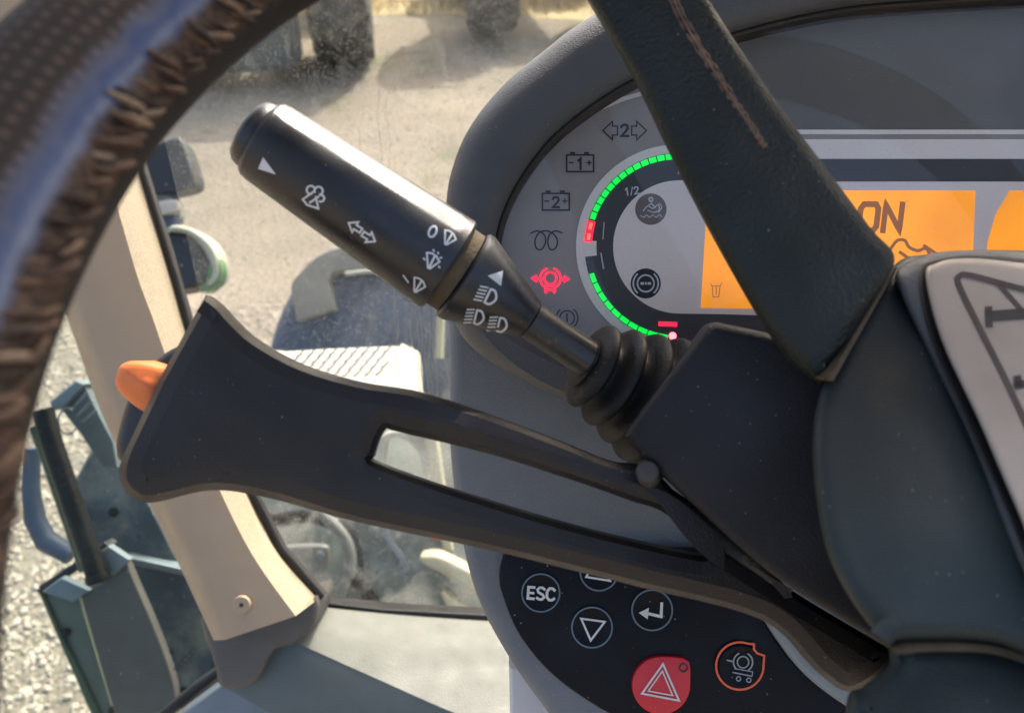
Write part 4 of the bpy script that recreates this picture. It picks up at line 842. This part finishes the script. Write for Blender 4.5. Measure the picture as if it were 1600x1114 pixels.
# shuttle lever
t = thing('shuttle_lever', 'black forked lever with wide paddle and orange button', 'lever', P(1350, 1060, .30))
dl = lambda x, y: .262 + (x - 190) / 1200 * .028
paddle = [(322, 461, 0), (342, 476), (364, 500), (400, 532), (470, 570), (560, 597), (650, 612), (740, 640), (870, 688), (955, 722), (1000, 728), (1040, 752), (1110, 838), (1200, 900), (1290, 956), (1392, 1016, 0), (1384, 1046), (1330, 1080), (1280, 1052), (1190, 968), (1000, 917), (900, 892), (760, 858), (560, 816), (420, 778), (330, 766), (246, 784), (214, 782), (191, 760), (186, 734), (196, 704, 0), (250, 590, 0)]
gap = [(600, 672), (626, 676), (760, 708), (900, 752), (985, 782), (1036, 800), (1090, 846), (1102, 862), (1080, 866), (900, 824), (700, 764), (590, 724), (584, 712)]
slab('paddle', [paddle, gap], dl, .022, .0062, M['lever'], t, nb=2, grid=16, bulge=.0018, blen=70, sharp=16, taper=.75, bscale=lambda x, y: 1 + .35 * max(0, min(1, (y - 700) / 40)) * max(0, min(1, (520 - x) / 120)))
slab('back_shell', [[(276, 542), (240, 566), (208, 606), (188, 660), (182, 700), (190, 722), (220, 720), (330, 560), (300, 540)]], .286, .02, .004, M['black'], t)
slab('button', [[(182, 586), (190, 570), (212, 564), (250, 571), (272, 582), (250, 650), (226, 644), (196, 622), (181, 602)]], .276, .014, .004, M['orange_key'], t, grid=10, bulge=.003, blen=14)

# ------------------------------------------------------------------ steering wheel
WC = Vector((.1286, -.0110, .1681)); WN = Vector((.2473, .7245, -1)).normalized(); WR, Wr = .2212, .0168
wa = WN.cross(Vector((0, 1, 0))).normalized(); wb = WN.cross(wa)
def rimc(a): q = WC + (wa * math.cos(a) + wb * math.sin(a)) * WR; return CV(q.x, q.y, q.z)
WCw = CV(*WC); nW = (CV(*(WC + WN)) - WCw).normalized()
wheel_t = thing('steering_wheel', 'steering wheel with perforated brown laced rim, grained spoke and silver hub pad', 'steering wheel', WCw)
def rim_mesh():
    nu, nv = 240, 28; verts = []; faces = []; uvs = []
    for i in range(nu):
        a = 2 * math.pi * i / nu; c = rimc(a); rd = (c - WCw).normalized()
        for j in range(nv):
            b = 2 * math.pi * j / nv; verts.append(c + (rd * math.cos(b) + nW * math.sin(b)) * Wr - WCw)
    for i in range(nu):
        for j in range(nv):
            faces.append((i * nv + j, ((i + 1) % nu) * nv + j, ((i + 1) % nu) * nv + (j + 1) % nv, i * nv + (j + 1) % nv)); uvs += [(i / nu, j / nv), ((i + 1) / nu, j / nv), ((i + 1) / nu, (j + 1) / nv), (i / nu, (j + 1) / nv)]
    me = bpy.data.meshes.new('rim'); me.from_pydata(verts, [], faces); u = me.uv_layers.new(name='UVMap')
    for k, q in enumerate(uvs): u.data[k].uv = q
    me.shade_smooth(); return me
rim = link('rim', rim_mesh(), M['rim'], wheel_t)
M['lace'] = lace_mat()
# lacing: short twisted leather stitches along the inner side of the rim
def stitch_mesh():
    pts = [Vector((x, .0012 * math.sin(x * 300), .0016 * math.cos(x * 260) - .0012)) for x in np.linspace(-.0045, .0045, 9)]; rad = [.0003, .0005, .0006, .0007, .0007, .0007, .0006, .0005, .0003]
    o = tube('stitch_source', pts, rad, None, None, seg=8); me = o.data; bpy.data.objects.remove(o); me.materials.append(M['lace']); return me
sm = stitch_mesh(); sm.name = 'stitch'
NST = 520
for i in range(NST):
    a = 2 * math.pi * i / NST
    px = topx(rimc(a))
    if px[2] < .03 or not (-300 < px[0] < 540 and -110 < px[1] < 1130): continue
    c = rimc(a); rd = (c - WCw).normalized(); tg = nW.cross(rd)
    for row, (bang, tw) in enumerate(((157, 1.2), (168, .9))):
        bb = math.radians(bang); nr = (rd * math.cos(bb) + nW * math.sin(bb)).normalized(); pos = c + nr * (Wr + random.uniform(-.0007, .0003)); side = tg.cross(nr)
        xv = (tg * math.cos(tw) + side * math.sin(tw) + nr * random.uniform(-.2, .2) + side * random.uniform(-.3, .3)).normalized(); zv = (nr - xv * nr.dot(xv)).normalized(); yv_ = zv.cross(xv)
        o = link('stitch', sm, None, rim); s = random.uniform(.75, 1.2)
        o.matrix_local = Matrix.Translation(pos - WCw + Vector((random.uniform(-1, 1), random.uniform(-1, 1), random.uniform(-1, 1))) * .0012) @ Matrix((xv, yv_, zv)).transposed().to_4x4() @ Matrix.Scale(s, 4)
# spoke
a_best = min(np.linspace(0, 2 * math.pi, 720), key=lambda a: math.dist(topx(rimc(a))[:2], (945, -215)) if topx(rimc(a))[2] > .1 else 9e9)
RE = rimc(a_best); dRE = topx(RE)[2]
dsp = lambda x, y: .243 + (500 - y) / 720 * (dRE - .243) if y < 500 else .243
slab('spoke', [[(800, -215), (860, -110), (925, 8), (990, 118), (1060, 262), (1130, 395), (1200, 515), (1240, 566), (1275, 594), (1292, 590), (1350, 490), (1398, 408), (1360, 356), (1290, 262), (1200, 140), (1112, 8), (1070, -70), (1040, -215)]], dsp, .022, .006, M['spoke'], wheel_t, nb=6, grid=24, bulge=.003, blen=40, sharp=70, taper=.9)
sp = [(1062, -40), (1085, 20), (1128, 92), (1165, 150), (1195, 196), (1216, 228)]
for q_ in (-7, 6): tube('seam_thread', [P(x - 22 + q_ + random.gauss(0, 1.2), y + 4, dsp(x - 22, y + 4) - .0010) for x, y in smooth_pts(sp, 8, False)], [.0004 * (1 + .6 * math.sin(i * 2.7)) for i in range(41)], M['seam'], wheel_t, seg=6)
tube('spoke_seam', [P(x - 22, y + 4, dsp(x - 22, y + 4) - .0012) for x, y in smooth_pts(sp, 10, False)], [.0006 * (1 + .5 * math.sin(i * 2.2)) for i in range(51)], M['seam'], wheel_t, seg=8)
def dhub(x, y):
    X, Y = (x - CX) / FPX, (CY - y) / FPX; return -.2150 / (.2588 * X + .7042 * Y - 1)
slab('hub', [[(1296, 584), (1350, 486), (1400, 412), (1446, 398), (1500, 392), (1600, 392), (1760, 404, 0), (1900, 600, 0), (1900, 1100, 0), (1700, 1070), (1600, 1022), (1540, 1002), (1450, 998), (1402, 1000), (1386, 1006), (1332, 940), (1292, 860), (1273, 760), (1270, 680), (1280, 620)]], lambda x, y: dhub(x, y) + .006, .045, .007, M['hub'], wheel_t, nb=6, grid=28, bulge=.006, blen=70, sharp=70, taper=1)
slab('hub_edge', [[(1292, 592, 0), (1350, 492), (1397, 414, 0), (1403, 418, 0), (1356, 500), (1302, 596, 0)]], lambda x, y: dhub(x, y) + .002, .01, .001, M['dirt'], wheel_t)
slab('pad_surround', [[(1400, 425), (1440, 402), (1490, 392), (1600, 394), (1780, 410, 0), (1900, 640, 0), (1900, 1080, 0), (1690, 1000), (1620, 930), (1575, 840), (1520, 700), (1455, 560), (1412, 470)]], lambda x, y: dhub(x, y) - .003, .02, .005, M['hood'], wheel_t, nb=5, sharp=70, taper=1)
slab('pad_gap', [[(1438, 428), (1470, 404), (1560, 400), (1780, 424, 0), (1900, 640, 0), (1900, 1060, 0), (1700, 980), (1615, 890), (1570, 790), (1510, 660), (1455, 530)]], lambda x, y: dhub(x, y) - .0042, .01, .0006, M['seal'], wheel_t, taper=1)
pdp = lambda x, y: dhub(x, y) - .009
pad = slab('hub_pad', [[(1446, 432), (1462, 412), (1500, 404), (1570, 408), (1780, 434, 0), (1900, 640, 0), (1900, 1040, 0), (1710, 960), (1628, 880), (1586, 790), (1530, 660), (1470, 530)]], pdp, .006, .0022, M['pad'], wheel_t, nb=4, sharp=70, taper=1)
pm = lambda x, y: P(x, y, pdp(x, y) - .0004)
mark('pad_outline', [(smooth_pts([(1720, 900), (1640, 740), (1580, 610), (1530, 510), (1499, 446), (1500, 431), (1520, 431), (1600, 452), (1760, 490)], 5, False), 9), ([(1562, 445), (1600, 488)], 7)], pm, plastic('pad_line', (.05, .035, .03), .6, .1, 60, 900, 0), pad)
mark('pad_lettering', [([(1545, 494), (1600, 490), (1660, 500)], 17), ([(1545, 482), (1546, 508)], 11), ([(1590, 590), (1592, 604)], 12), ([(1588, 598), (1650, 606)], 12)], pm, M['print_dark'], pad)
slab('hub_bottom', [[(1395, 1004), (1450, 996), (1540, 1000), (1600, 1018), (1760, 1070, 0), (1760, 1260, 0), (1330, 1260, 0), (1322, 1100), (1350, 1072), (1388, 1040)]], lambda x, y: dhub(x, y) + .02, .05, .006, M['hub'], wheel_t, grid=24, bulge=.004, sharp=70, taper=1)
slab('hub_dirty_edge', [[(1398, 1004), (1450, 999), (1540, 1003), (1600, 1022), (1680, 1054), (1680, 1066), (1600, 1036), (1540, 1020), (1450, 1018), (1402, 1022)]], lambda x, y: dhub(x, y) + .014, .01, .002, M['dirt'], wheel_t, taper=1)
